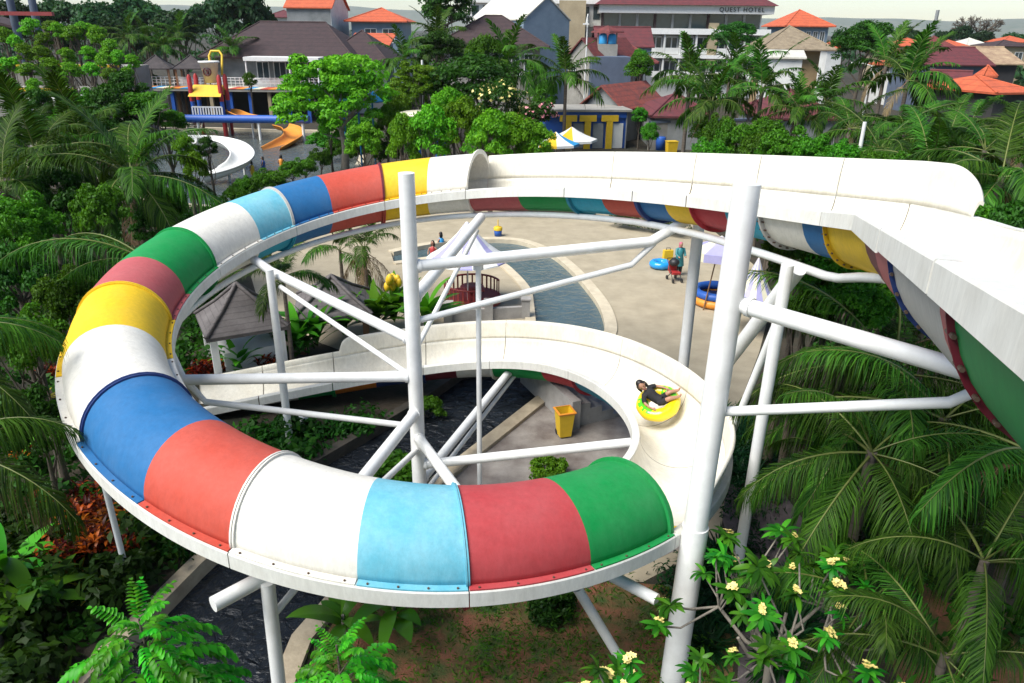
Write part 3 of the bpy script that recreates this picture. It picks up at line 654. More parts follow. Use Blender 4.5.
PO = smooth([(-6.5, 38.4), (-4.6, 40.1), (-2, 41.2), (.4, 41.0), (2.0, 38.8), (2.9, 36.3), (3.6, 33), (4.0, 29.9), (3.8, 27), (2.6, 25.6), (1.2, 25.4)])
PI_ = smooth([(.75, 27.6), (.72, 30.5), (.6, 32.5), (0, 34.8), (-.75, 36.6), (-2.2, 37.7), (-4, 37.4), (-6, 36.3)])
POOL = PO+PI_
FPOOL = smooth([(-40, 62), (-30, 56), (-24, 50), (-17, 49), (-13.5, 57), (-14, 70), (-18, 86), (-28, 88.5), (-42, 88), (-44, 70), (-40, 62)])[:-1]
mb = MB(); mb.sheet([(-7000, -60), (7000, -60), (7000, 7000), (-7000, 7000)], 0, [RIV, POOL, FPOOL]); tag(mb.build('ground', M['soil']), kind='structure')
for nm, pl, z, m in (('river_water', [(-9.5, 4.5), (-3.6, 4.5), (-3.4, 11), (2, 21.6), (1.2, 25), (-2.2, 24.8), (-6.3, 17.5)], -.28, 'river'), ('pool_water', [(-7.5, 35.3), (-5, 42), (2, 42), (4.6, 35), (4.8, 25), (0, 25)], -.16, 'poolw'), ('far_pool_water', [(-46, 48), (-12, 48), (-12, 92), (-46, 92)], -.2, 'poolfar')):
    mb = MB(); mb.sheet(pl, z); tag(mb.build(nm, M[m]), kind='structure')
mb = MB(); mb.sheet([(-46.5, 47), (5, 24), (5, 42), (-11, 93), (-46.5, 93)], -1.4); mb.sheet([(-10, 4), (3, 4), (3, 26), (-10, 26)], -1.41); tag(mb.build('pool_bottom', M['wall_dark']), kind='structure')
DECK = [(1.5, 21.6), (.55, 22.4), (.9, 24.7), (-1.5, 25.6), (-6, 25.0), (-10, 28), (-12.5, 34), (-13, 46), (-8, 52), (0, 54), (9, 50), (12, 44), (12.4, 36), (11.0, 30), (9.2, 25.5), (7.4, 21.5), (6.0, 17.5), (4.9, 14.3), (2.9, 12.9), (.4, 13.0), (-1.6, 14.9), (-1.9, 16.45)]
mb = MB(); mb.sheet(DECK, .004, [POOL]); tag(mb.build('pool_deck', M['deck']), kind='structure')
mb = MB(); mb.sheet([(1.3, 21.5), (3.4, 21.7), (4.7, 19.5), (5.0, 16.5), (4.2, 14.2), (2.6, 13.2), (.3, 13.3), (-1.4, 15.0), (-1.75, 16.5)], .008); tag(mb.build('wet_concrete_paving', M['wetdeck']), kind='structure')
mb = MB(); mb.sheet([(3.6, 5), (6.2, 5), (5.6, 9), (6.3, 11.5), (7.3, 14), (7.0, 17.2), (6.2, 18.2), (5.2, 15.2), (5.0, 12.8), (4.2, 10.2)], .006); tag(mb.build('footpath', M['path']), kind='structure')
mb = MB(); mb.sheet([(-3.9, 5.5), (3.6, 5.5), (4.1, 10.2), (4.9, 12.6), (2.9, 12.85), (.3, 12.9), (-1.7, 14.8), (-3.4, 12.2), (-3.8, 10)], .004); tag(mb.build('worn_lawn', M['lawn']), kind='structure')
mb = MB(); mb.sheet([(6.9, 8.5), (10.5, 7.5), (11.5, 11.2), (9.0, 13.0), (7.4, 11.6)], .004); tag(mb.build('bare_earth', M['lawn']), kind='structure')
kerb('stream_kerb', [(1.15, 21.65), (-1.95, 16.5), (-4.0, 11.1), (-4.2, 6.0)], .42, -1.2, .12, M['kerb'])
kerb('stream_bank_wall', [(-9.0, 5.2), (-7.65, 10.5), (-6.95, 13.2), (-6.2, 15.6)], .34, -1.2, .10, M['kerb'])
kerb('stream_bank_wall', [(-6.2, 15.6), (-5.7, 17.2), (-3.2, 21.0), (-1.8, 23.6)], .3, -1.2, .06, M['wall_dark'])
kerb('stream_end_wall', [(-1.9, 23.5), (.2, 24.5), (.8, 23.0), (1.2, 21.6)], .25, -1.2, .08, M['wall_dark'])
kerb('pool_coping', PO, .5, -1.0, .07, M['coping']); kerb('pool_coping', PI_, .42, -1.0, .07, M['coping'])
kerb('far_pool_coping', FPOOL+[FPOOL[0]], .6, -1.0, .08, M['coping'])
# far hills: one rounded ridge across the horizon
M['hill'] = mat('far_forest_hill', (.07, .10, .07), c2=(.16, .16, .13), rough=1, scale=.012, detail=12, contrast=1.2)
mb = MB(); rows = []; q = np.random.RandomState(3); ph = q.uniform(0, 6, 8)
for i in range(121):
    a = math.radians(-60+i); r0 = 4200; h = 104+16*math.sin(a*5+ph[0])+9*math.sin(a*13+ph[1])+5*math.sin(a*31+ph[2])+3*math.sin(a*67+ph[3])
    rows.append([(r*math.sin(a), r*math.cos(a), z) for r, z in ((r0, -5), (r0+250, h*.45), (r0+600, h*.85), (r0+900, h), (r0+1500, h*.6), (r0+2300, -5))])
vs = [p for r in rows for p in r]; fs = [(i*6+j, (i+1)*6+j, (i+1)*6+j+1, i*6+j+1) for i in range(120) for j in range(5)]
mb.add(vs, fs, 0, True); tag(mb.build('hills', M['hill']), kind='structure')
# ------------------------------------------------------------------ things near the slide
def paint(name, c, rough=.5, var=.15, **k): M[name] = mat(name, c, rough=rough, var=var, **k); return M[name]
for n_, c in (('p_yellow', (.75, .48, .02)), ('p_orange', (.75, .28, .03)), ('p_red', (.42, .03, .03)), ('p_blue', (.02, .10, .42)), ('p_skyblue', (.03, .30, .62)), ('p_white', (.80, .79, .76)), ('p_grey', (.30, .30, .30)), ('p_dgrey', (.12, .12, .12)), ('p_black', (.02, .02, .022)),
              ('p_lilac', (.38, .36, .60)), ('p_cream', (.72, .67, .50)), ('p_wood', (.22, .12, .06)), ('p_redwood', (.26, .035, .035)), ('p_green', (.05, .38, .03)), ('skin', (.42, .22, .14)), ('hair', (.015, .012, .012)), ('p_pink', (.55, .12, .2)), ('p_teal', (.03, .2, .22)), ('p_navy', (.012, .03, .12))):
    paint(n_, c)
# wheelie bin
t = thing('wheelie_bin', 'yellow open-topped wheelie bin on the wet concrete inside the loop', 'bin', (1.55, 19.15, .008)); x, y = 1.55, 19.15
mb = MB(); w0, w1, h = .17, .235, .86
def frust(mb, c, a, b_, z0, z1, rz=.3, mi=0):
    ca, sa = math.cos(rz), math.sin(rz); vs = []
    for r, z in ((a, z0), (b_, z1)):
        for sx, sy in ((-1, -1), (1, -1), (1, 1), (-1, 1)): vs.append((c[0]+r*(sx*ca-sy*sa), c[1]+r*(sx*sa+sy*ca), z))
    return vs
o_ = frust(mb, (x, y), w0, w1, .06, h); i_ = frust(mb, (x, y), w0-.02, w1-.02, .1, h)
mb.add(o_, [(0, 1, 5, 4), (1, 2, 6, 5), (2, 3, 7, 6), (3, 0, 4, 7), (3, 2, 1, 0)]); mb.add(i_, [(4, 5, 1, 0), (5, 6, 2, 1), (6, 7, 3, 2), (7, 4, 0, 3), (0, 1, 2, 3)]); mb.build('body', M['p_yellow'], t)
mb = MB(); a4 = frust(mb, (x, y), w1-.02, w1+.035, h-.05, h+.0); b4 = frust(mb, (x, y), w1+.035, w1-.022, h, h+.015)
mb.add(frust(mb, (x, y), w1+.005, w1+.04, h-.06, h), [(0, 1, 5, 4), (1, 2, 6, 5), (2, 3, 7, 6), (3, 0, 4, 7)]); mb.add(frust(mb, (x, y), w1+.04, w1-.022, h, h+.012), [(0, 1, 5, 4), (1, 2, 6, 5), (2, 3, 7, 6), (3, 0, 4, 7)])
mb.build('rim', M['p_orange'], t)
for s in (-1, 1):
    mb = MB(); ca, sa = math.cos(.3), math.sin(.3); p = np.array([x+.15*s*ca-.17*sa, y+.15*s*sa+.17*ca, .1]); mb.tube([p-np.array([.03*ca, .03*sa, 0]), p+np.array([.03*ca, .03*sa, 0])], .09, n=14); mb.build('wheel', M['p_black'], t)
# concrete steps with a side wall
t = thing('concrete_steps', 'grey concrete steps with a dark side wall behind the yellow bin', 'steps', (2.1, 20.4, 0)); M['step'] = mat('grey_step_concrete', (.38, .36, .34), c2=(.24, .23, .22), rough=.85, scale=2, bump=.2)
dv = np.array([-.42, .907]); sv = np.array([.907, .42]); o0 = np.array([1.95, 19.55])
def quadp(a0, a1, s0, s1): return [tuple(o0+dv*a+sv*s) for a, s in ((a0, s0), (a0, s1), (a1, s1), (a1, s0))]
mb = MB(); mb.prism(quadp(0, 3.6, -.16, .12), 0, .95); mb.build('side_wall', M['step'], t)
for i in range(4): mb = MB(); mb.prism(quadp(.15+.0*i, 3.4, .125+.42*i, .54+.42*i), 0, .72-.19*i); mb.build('step', M['step'], t)
# low grey wall on the island
t = thing('low_wall', 'low grey wall with square posts between the red bench and the slide', 'wall', (-1, 28.6, 0)); t['kind'] = 'thing'
a_, b_ = np.array([-2.6, 28.3]), np.array([.55, 28.9])
mb = MB(); mb.prism([tuple(p) for p in (a_-[0, .1], b_-[0, .1], b_+[0, .1], a_+[0, .1])], 0, .5); mb.build('wall', M['step'], t)
for f in (0, .52, 1): p = a_+(b_-a_)*f; mb = MB(); mb.box((p[0], p[1], .4), (.34, .34, .8)); mb.box((p[0], p[1], .83), (.42, .42, .06)); mb.build('post', M['step'], t)
# striped umbrellas
def umbrella(label, apex, rad, drop, mats, n=16, pole_to=None, valance=.16, lean=(0, 0), pole_m='p_white'):
    ax, ay, az = [float(v) for v in apex]; t = thing('parasol', label, 'parasol', (ax+lean[0], ay+lean[1], 0)); t['kind'] = 'thing'
    mb = MB(); rows = []
    for f, s in ((.03, 0), (.25, .32), (.55, .66), (.8, .87), (1.0, 1.0)): rows.append([(ax+rad*f*math.cos(2*PI*k/n), ay+rad*f*math.sin(2*PI*k/n), az-drop*s+(.06*rad if k % 2 and f > .5 else 0)*0) for k in range(n)])
    rows.append([(ax+rad*1.01*math.cos(2*PI*k/n), ay+rad*1.01*math.sin(2*PI*k/n), az-drop-valance) for k in range(n)])
    for k in range(n):
        k2 = (k+1) % n
        for i in range(len(rows)-1): mb.add([rows[i][k], rows[i+1][k], rows[i+1][k2], rows[i][k2]], [(0, 1, 2, 3)], k % len(mats))
    for k in range(n): mb.add([(ax, ay, az+.02), rows[0][k], rows[0][(k+1) % n]], [(0, 1, 2)], 0)
    mb.build('canopy', [M[m] for m in mats], t)
    mb = MB(); mb.tube([(ax+lean[0], ay+lean[1], 0), (ax, ay, az)], .03, n=8); mb.build('pole', M[pole_m], t); return t
umbrella('large white and lilac striped parasol over the red round bench', atd(467, 222, 30.5), 1.7, 1.5, ['p_white', 'p_lilac', 'p_white'], n=18, valance=.05)
umbrella('cream and lilac parasol by the stroller seen left of the front column', atd(722, 236, 31), 1.25, .55, ['p_cream', 'p_lilac'], n=8, valance=.34, lean=(-.5, -.3), pole_m='p_wood')
umbrella('steep cream and lilac striped parasol seen right of the front column', atd(759, 258, 28.5), 1.0, 1.75, ['p_cream', 'p_lilac'], n=18, valance=.05)
# red round bench under the parasol
t = thing('round_bench', 'dark red round wooden bench deck with slatted rail under the striped parasol', 'bench', (-1.75, 30.6, 0)); cx, cy = -1.75, 30.6
mb = MB(); mb.lathe([(0, .34), (1.25, .34), (1.28, .30), (1.28, .12), (1.1, .1), (1.1, 0)], (cx, cy, 0), 28, smooth=False); mb.build('deck', M['p_redwood'], t)
mb = MB()
for k in range(26): a = k/26*2*PI*.78+.3; mb.box((cx+1.2*math.cos(a), cy+1.2*math.sin(a), .62), (.07, .03, .58), a+PI/2)
mb.tube([(cx+1.2*math.cos(a), cy+1.2*math.sin(a), .93) for a in np.linspace(.3, .3+2*PI*.78, 30)], .045, n=6); mb.build('rail', M['p_redwood'], t)
mb = MB(); mb.lathe([(0, .78), (.5, .78), (.52, .74), (.12, .7), (.12, .34)], (cx, cy, 0), 18); mb.build('table', M['p_redwood'], t)
# small blue and yellow litter bin on the deck
p = atz(498, 236); t = thing('litter_bin', 'small blue litter bin with a yellow lid on the deck beyond the pool', 'bin', (p[0], p[1], .004)); t['kind'] = 'thing'
mb = MB(); mb.lathe([(0, .0), (.2, .0), (.23, .35), (.2, .36)], (p[0], p[1], .004), 14); mb.build('body', M['p_blue'], t)
mb = MB(); mb.lathe([(.25, .35), (.25, .5), (.2, .55), (0, .56)], (p[0], p[1], .004), 14); mb.tube([(p[0], p[1], .55), (p[0], p[1], .95)], .03, n=6); mb.build('lid', M['p_yellow'], t)
# swim rings
def torus_mb(c, R1, r1, tilt=(0, 0), n=40, k=14, green=None):
    mb = MB(); vs = []; fs = []; mi = []
    Rx = Matrix.Rotation(tilt[0], 3, 'X') @ Matrix.Rotation(tilt[1], 3, 'Y')
    for i in range(n):
        a = 2*PI*i/n
        for j in range(k):
            b_ = 2*PI*j/k; pu = 1-.06*abs(math.sin(a*4))
            v = Rx @ Vector(((R1+r1*pu*math.cos(b_))*math.cos(a), (R1+r1*pu*math.cos(b_))*math.sin(a), r1*pu*math.sin(b_))); vs.append((c[0]+v.x, c[1]+v.y, c[2]+v.z))
    for i in range(n):
        for j in range(k):
            fs.append((i*k+j, ((i+1) % n)*k+j, ((i+1) % n)*k+(j+1) % k, i*k+(j+1) % k)); mi.append(1 if green and green(i/n, j/k) else 0)
    kk = len(mb.v); mb.v += vs; mb.f += fs; mb.m += mi; mb.sm += [True]*len(fs); return mb
M['vinyl_y'] = mat('yellow_vinyl', (.85, .62, .01), rough=.22, var=.06, coat=.3); M['vinyl_g'] = mat('green_vinyl', (.10, .55, .02), rough=.22, var=.1, coat=.3); M['vinyl_b'] = mat('blue_vinyl', (.02, .30, .72), rough=.22, var=.1, coat=.3)
RC = np.array([3.76, 17.02, 2.22]); TILT = (.36, -.30)
def grn(a, j): return (math.sin(a*2*PI*2+1.0) > .25 and .08 < j < .46 and math.sin(a*90)+math.sin(j*40) > -.9)
mb = torus_mb(RC, .40, .175, TILT, green=grn); tag(mb.build('swim_ring', [M['vinyl_y'], M['vinyl_g']], loc=tuple(RC)), 'yellow swim ring with green leaf patches carrying the rider', 'swim ring')
p = atz(660, 268); mb = torus_mb((p[0], p[1], .21), .38, .19, (0, 0)); tag(mb.build('swim_ring', M['vinyl_b'], loc=(p[0], p[1], .0)), 'bright blue swim ring lying on the sandy deck by the stroller', 'swim ring')
# people: one skin, grown over a skeleton of joints
def person_body(name, joints, edges, mat_, parent, root=0):
    me = bpy.data.meshes.new(name); me.from_pydata([j[:3] for j in joints], edges, []); o = bpy.data.objects.new(name, me); col.objects.link(o)
    md = o.modifiers.new('s', 'SKIN'); md.use_smooth_shade = True; md.branch_smoothing = .6
    if not me.skin_vertices: pass
    sv_ = me.skin_vertices[0].data
    for i, j in enumerate(joints): sv_[i].radius = (j[3], j[4] if len(j) > 4 else j[3]); sv_[i].use_root = (i == root)
    sd_ = o.modifiers.new('u', 'SUBSURF'); sd_.levels = 2; sd_.render_levels = 2
    dg = bpy.context.evaluated_depsgraph_get(); m2 = bpy.data.meshes.new_from_object(o.evaluated_get(dg)); bpy.data.objects.remove(o)
    m2.materials.clear(); m2.materials.append(mat_); m2.name = name
    for pl in m2.polygons: pl.use_smooth = True
    return link(name, m2, parent)
M['tee'] = mat('black_tee', (.018, .018, .022), rough=.85, var=.3, scale=12)
# the rider lies back across the ring: local frame, x from head to feet, y to the right side of the body, z up
t = thing('person', 'child in a black printed t-shirt lying back on the yellow swim ring', 'person', tuple(RC+np.array([.02, -.02, .08])), rz=0)
t.rotation_euler = (Matrix.Rotation(TILT[0], 3, 'X') @ Matrix.Rotation(TILT[1], 3, 'Y') @ Matrix.Rotation(-.62, 3, 'Z')).to_euler(); t.scale = (1.0,)*3
J = [(.02, 0, .02, .115, .085), (-.13, 0, .08, .105, .08), (-.26, 0, .20, .12, .085), (-.33, 0, .29, .045), (-.385, 0, .35, .05),            # pelvis, waist, chest, neck, base of skull
     (-.31, -.15, .22, .052), (-.24, -.30, .14, .038), (-.07, -.37, .13, .030), (.01, -.38, .13, .022, .032),                       # near arm resting on the ring
     (-.31, .15, .23, .052), (-.22, .29, .18, .038), (-.04, .33, .15, .030), (.04, .33, .14, .022, .032),                           # far arm
     (.10, -.06, .04, .078), (.30, .03, .19, .060), (.45, .21, .12, .040), (.475, .24, .125, .032), (.51, .27, .19, .025),        # near leg
     (.05, .10, .04, .078), (.21, .21, .20, .060), (.34, .38, .13, .040), (.365, .41, .135, .032), (.39, .44, .20, .025)]
E_ = [(0, 1), (1, 2), (2, 3), (3, 4), (2, 5), (5, 6), (6, 7), (7, 8), (2, 9), (9, 10), (10, 11), (11, 12), (0, 13), (13, 14), (14, 15), (15, 16), (16, 17), (0, 18), (18, 19), (19, 20), (20, 21), (21, 22)]
body = person_body('body', J, E_, M['skin'], t)
def ellipsoid(mb, c, r, n=18, mi=0, cut=None, rot=None):
    vs = []; fs = []
    for i in range(n//2+1):
        th = PI*i/(n//2)
        for k in range(n):
            ph_ = 2*PI*k/n; v = Vector((r[0]*math.sin(th)*math.cos(ph_), r[1]*math.sin(th)*math.sin(ph_), r[2]*math.cos(th)))
            if rot is not None: v = rot @ v
            vs.append((c[0]+v.x, c[1]+v.y, c[2]+v.z))
    for i in range(n//2):
        for k in range(n): fs.append((i*n+k, (i+1)*n+k, (i+1)*n+(k+1) % n, i*n+(k+1) % n))
    mb.add(vs, fs, mi, True)
# head with face, turned up and towards the camera
def head(parent, c, face, up, s, hair_m, scarf=False):
    f = Vector(face).normalized(); u = Vector(up); u = (u-f*u.dot(f)).normalized(); l = u.cross(f); Mx = Matrix((l, f, u)).transposed()
    def w_(x, y, z): v = Mx @ Vector((x*s, y*s, z*s)); return (c[0]+v.x, c[1]+v.y, c[2]+v.z)
    mb = MB(); ellipsoid(mb, c, (.072*s, .088*s, .105*s), rot=Mx); ellipsoid(mb, w_(0, .03, -.065), (.05*s, .05*s, .05*s), rot=Mx)
    ellipsoid(mb, w_(0, .095, -.012), (.013*s, .018*s, .022*s), n=10, rot=Mx)
    for sx in (-1, 1): ellipsoid(mb, w_(.074*sx, -.005, -.01), (.012*s, .02*s, .03*s), n=8, rot=Mx)
    h = mb.build('head', M['skin'], None); h.parent = parent
    mb = MB()
    for sx in (-1, 1): ellipsoid(mb, w_(.028*sx, .083, .012), (.012*s, .006*s, .007*s), n=8, rot=Mx)
    e = mb.build('eyes', M['hair'], None); e.parent = h
    mb = MB(); ellipsoid(mb, w_(0, .086, -.052), (.022*s, .008*s, .006*s), n=8, rot=Mx); e = mb.build('mouth', M['p_pink'], None); e.parent = h
    mb = MB(); ellipsoid(mb, w_(0, -.022, .022), (.086*s, .088*s, .104*s), rot=Mx)
    if scarf: ellipsoid(mb, w_(0, -.02, -.09), (.085*s, .075*s, .08*s), rot=Mx)
    else:
        for i in range(9):
            a = -1.3+2.6*i/8; ellipsoid(mb, w_(.085*math.sin(a), -.06*math.cos(a)-.02, -.075), (.032*s, .032*s, .11*s), n=8, rot=Mx)
    e = mb.build('headscarf' if scarf else 'hair', hair_m, None); e.parent = h
    return h
head(t, (-.44, -.01, .43), (.75, -.55, .15), (-.55, 0, .83), 1.28, M['hair'])
mb = MB()     # t-shirt follows the trunk and the upper arms
mb.tube([(.09, 0, .035), (-.02, 0, .04), (-.13, 0, .085), (-.25, 0, .20), (-.31, 0, .265), (-.34, 0, .30)], [.128, .132, .13, .145, .115, .06], n=18)
for s_, e_ in ((-1, (-.25, -.29, .145)), (1, (-.235, .28, .185))): mb.tube([(-.28, s_*.08, .23), (-.31, s_*.15, .225), ((-.31+e_[0])/2-.01, (s_*.15+e_[1])/2, (.225+e_[2])/2), (e_[0], e_[1], e_[2])], [.085, .078, .066, .058], n=12)
o = mb.build('t_shirt', M['tee'], None); o.parent = t
mb = MB(); ellipsoid(mb, (-.155, -.03, .245), (.06, .055, .012), n=12, rot=Matrix.Rotation(.85, 3, 'Y')); o = mb.build('shirt_print', M['p_white'], None); o.parent = t
mb = MB()
for k_ in ((( .03, -.07, .03), (.13, -.05, .06), (.23, -.0, .13)), ((.02, .08, .03), (.09, .13, .07), (.16, .17, .14))): mb.tube(k_, [.098, .09, .08], n=12)
o = mb.build('shorts', M['tee'], None); o.parent = t
for (hx, hy, hz), dy in (((.03, -.38, .13), -1), ((.06, .33, .14), 1)):       # hands: palm, four fingers and a thumb
    mb = MB(); mb.tube([(hx-.03, hy, hz), (hx+.02, hy, hz), (hx+.05, hy, hz-.005)], [.022, .028, .024], n=8)
    for k in range(4): yy = hy+(k-1.5)*.014; ln = (.045, .055, .052, .04)[k]; mb.tube([(hx+.045, yy, hz), (hx+.045+ln*.55, yy, hz-.008), (hx+.045+ln, yy, hz-.03)], [.0085, .008, .006], n=6)
    mb.tube([(hx+.0, hy-dy*.02, hz), (hx+.03, hy-dy*.045, hz-.005), (hx+.05, hy-dy*.05, hz-.015)], [.009, .0085, .007], n=6); o = mb.build('hand', M['skin'], None); o.parent = t
# mother with a pushchair on the deck
px, py = atz(678, 276)[:2]; px += .02; py += .15
t = thing('person', 'person in dark clothes and pink headscarf standing behind the red pushchair', 'person', (px, py, .004), rz=math.radians(195))
J = [(0, 0, .86, .13, .10), (0, 0, 1.05, .12, .09), (0, 0, 1.27, .15, .10), (0, .01, 1.40, .05), (0, .02, 1.46, .05), (.17, 0, 1.32, .055), (.22, .08, 1.08, .042), (.17, .28, .98, .034), (.16, .36, .97, .03), (-.17, 0, 1.32, .055), (-.22, .08, 1.08, .042), (-.17, .28, .98, .034), (-.16, .36, .97, .03),
     (.09, 0, .78, .09), (.10, .03, .45, .065), (.10, 0, .08, .045), (.10, .1, .04, .035), (-.09, 0, .78, .09), (-.10, .0, .45, .065), (-.10, -.03, .08, .045), (-.10, .07, .04, .035)]
E_ = [(0, 1), (1, 2), (2, 3), (3, 4), (2, 5), (5, 6), (6, 7), (7, 8), (2, 9), (9, 10), (10, 11), (11, 12), (0, 13), (13, 14), (14, 15), (15, 16), (0, 17), (17, 18), (18, 19), (19, 20)]
person_body('body', J, E_, M['skin'], t); head(t, (0, .03, 1.53), (0, 1, -.15), (0, 0, 1), 1.1, M['p_pink'], True)
mb = MB(); mb.tube([(0, 0, .5), (0, 0, .8), (0, 0, 1.05), (0, 0, 1.28), (0, .01, 1.39)], [.24, .2, .165, .18, .07], n=16)
for s_ in (-1, 1): mb.tube([(.1*s_, 0, 1.31), (.18*s_, 0, 1.31), (.225*s_, .08, 1.08), (.18*s_, .24, 1.0)], [.08, .075, .06, .05], n=10)
o = mb.build('tunic', M['p_teal'], None); o.parent = t
mb = MB()
for s_ in (-1, 1): mb.tube([(.09*s_, 0, .7), (.1*s_, .02, .4), (.1*s_, -.01, .1)], [.11, .09, .075], n=10)
o = mb.build('trousers', M['p_black'], None); o.parent = t
px, py = atz(674, 281)[:2]; t = thing('pushchair', 'red and black pushchair parked on the sandy deck', 'pushchair', (px, py, .004), rz=math.radians(195))
def lp(name, mb, m): o = mb.build(name, m, None); o.parent = t; return o
mb = MB(); mb.box((0, 0, .42), (.42, .4, .1)); mb.tube([(-.2, -.25, .4), (-.2, -.42, .95)], .02, n=6); mb.box((0, -.28, .68), (.42, .08, .5)); lp('seat', mb, M['p_red'])
mb = MB(); [mb.tube([(.22*s, .32, .1), (.22*s, 0, .45), (.22*s, -.48, 1.0)], .018, n=6) for s in (-1, 1)]; [mb.tube([(.22*s, -.32, .1), (.22*s, .1, .5)], .018, n=6) for s in (-1, 1)]; mb.tube([(-.22, -.48, 1.0), (.22, -.48, 1.0)], .02, n=6); lp('frame', mb, M['p_black'])
mb = MB(); ellipsoid(mb, (0, -.15, .88), (.25, .26, .2), n=14); lp('hood', mb, M['p_black'])
for s in (-1, 1):
    for q_ in (-.33, .33): mb = MB(); mb.tube([(.22*s-.025, q_, .1), (.22*s+.025, q_, .1)], .1, n=14); lp('wheel', mb, M['p_black'])
px, py = atz(667, 264)[:2]; t = thing('suitcase', 'yellow case standing behind the blue swim ring', 'case', (px, py, .004))
mb = MB(); mb.box((px, py, .40), (.5, .26, .68), .2, taper=.95); mb.build('body', M['p_yellow'], t); mb = MB(); mb.tube([(px-.1, py, .73), (px-.1, py, .85), (px+.1, py, .85), (px+.1, py, .73)], .018, n=6); mb.build('handle', M['p_black'], t)
# inflatable boat under the parasol
px, py = 9.0, 31.0; t = thing('inflatable_boat', 'navy and orange inflatable boat under the parasol beside the pushchair', 'inflatable boat', (px, py, .004))
for nm, z, m, r in (('lower_tube', .2, 'p_orange', 1.0), ('upper_tube', .52, 'p_blue', .95)): mb = torus_mb((px, py, z), r, .19, n=32, k=10); mb.build(nm, M[m], t)
mb = MB(); mb.lathe([(0, .3), (.9, .3), (.9, .25)], (px, py, 0), 24); mb.build('floor', M['p_navy'], t)
# hedge and railing along the far side of the deck
t = thing('hedge', 'low clipped green hedge along the far edge of the deck', 'hedge', (7.6, 43.4, 0)); cl = [(6.2+3.6*f-7.6, 44.6-2.4*f-43.4, .45, .55, .5) for f in np.linspace(0, 1, 9)]
V, F, v = cloud(cl, 420, .13, .08, R, shell=.6); link('foliage', np_mesh('foliage', V, F, M['lf_dark'], v), t)
t = thing('railing', 'thin white railing behind the pool seen just below the upper trough', 'railing', (3.2, 50, 0)); t['kind'] = 'thing'; mb = MB()
for z in (.15, 1.05): mb.tube([(-1, 51, z), (9.5, 48, z)], .035, n=6)
for f in np.linspace(0, 1, 40): mb.tube([(-1+10.5*f, 51-3*f, 0), (-1+10.5*f, 51-3*f, 1.05)], .022, n=5)
mb.build('bars', M['p_white'], t)
mb = MB(); mb.prism([(-1.6, 48.6), (5.2, 47.2), (5.3, 47.5), (-1.5, 48.9)], 0, .55); o = mb.build('low_wall', M['wall_dark']); tag(o, 'long low brown wall behind the pool below the railing', 'wall', kind='thing')
# shingled shelters left of the loop
M['shingle'] = rowmat('wood_shingles', (.15, .135, .135), (.08, .07, .07), rows=7, rough=.9); M['thatch_dark'] = rowmat('old_thatch', (.09, .075, .075), (.045, .04, .042), rows=8, rough=1.0); M['thatch'] = rowmat('thatch', (.30, .24, .16), (.16, .12, .08), rows=9, rough=1.0)
def shelter(name, label, cat, apex, eave_z, rad, m, n=4, posts=4, post_m='p_white', wall=None, rz=.35, group=None, ridge=.0):
    ax, ay, az = [float(v) for v in apex]; t = thing(name, label, cat, (ax, ay, 0), group=group); t['kind'] = 'thing'; mb = MB(); th = .12
    k = max(n, 4); ring = [(ax+rad*1.41*math.cos(2*PI*(i+.5)/k+rz), ay+rad*1.41*math.sin(2*PI*(i+.5)/k+rz)) for i in range(k)]
    top = (ax, ay, az); rows = []
    for i in range(k):
        a, b_ = ring[i], ring[(i+1) % k]
        for (q0, q1) in ((0, .5), (.5, 1.0)):      # two steps: a slight sag in the slope
            zz = lambda f: az+(eave_z-az)*f-.06*math.sin(PI*f)
            pa = [ax+(a[0]-ax)*q0, ay+(a[1]-ay)*q0, zz(q0)]; pb = [ax+(b_[0]-ax)*q0, ay+(b_[1]-ay)*q0, zz(q0)]; pc = [ax+(b_[0]-ax)*q1, ay+(b_[1]-ay)*q1, zz(q1)]; pd = [ax+(a[0]-ax)*q1, ay+(a[1]-ay)*q1, zz(q1)]
            mb.add([pa, pd, pc, pb], [(0, 1, 2, 3)] if q0 else [(0, 1, 2)])
        mb.add([(*a, eave_z), (*a, eave_z-th), (*b_, eave_z-th), (*b_, eave_z)], [(0, 1, 2, 3)])
    mb.add([(*p, eave_z-th) for p in ring], [tuple(range(k-1, -1, -1))]); mb.build('roof', M[m], t)
    for i in range(k):      # hip caps
        c = MB(); c.tube([(ax, ay, az+.03), (ax+(ring[i][0]-ax)*.5, ay+(ring[i][1]-ay)*.5, (az+eave_z)/2-.03), (ring[i][0], ring[i][1], eave_z+.03)], .07, n=6); c.build('hip_cap', M[m], t)
    for i in range(posts): p = ring[i % k]; f = .82; c = MB(); c.box((ax+(p[0]-ax)*f, ay+(p[1]-ay)*f, (eave_z-th)/2), (.22, .22, eave_z-th), rz); c.build('post', M[post_m], t)
    if wall: c = MB(); c.box((ax, ay+.15, .55), (rad*1.3, rad*1.3, 1.1), rz); c.build('counter', M[wall], t)
    return t
shelter('shelter', 'shingled shelter with white posts left behind the tall thin column', 'shelter', atd(236, 284, 24.5), 1.92, 1.28, 'shingle', wall='p_white', rz=.5)
shelter('shelter', 'shingled shelter beside the dead-fronded palm', 'shelter', atd(331, 276, 27.5), 1.45, 1.4, 'shingle', rz=.2, post_m='p_wood')
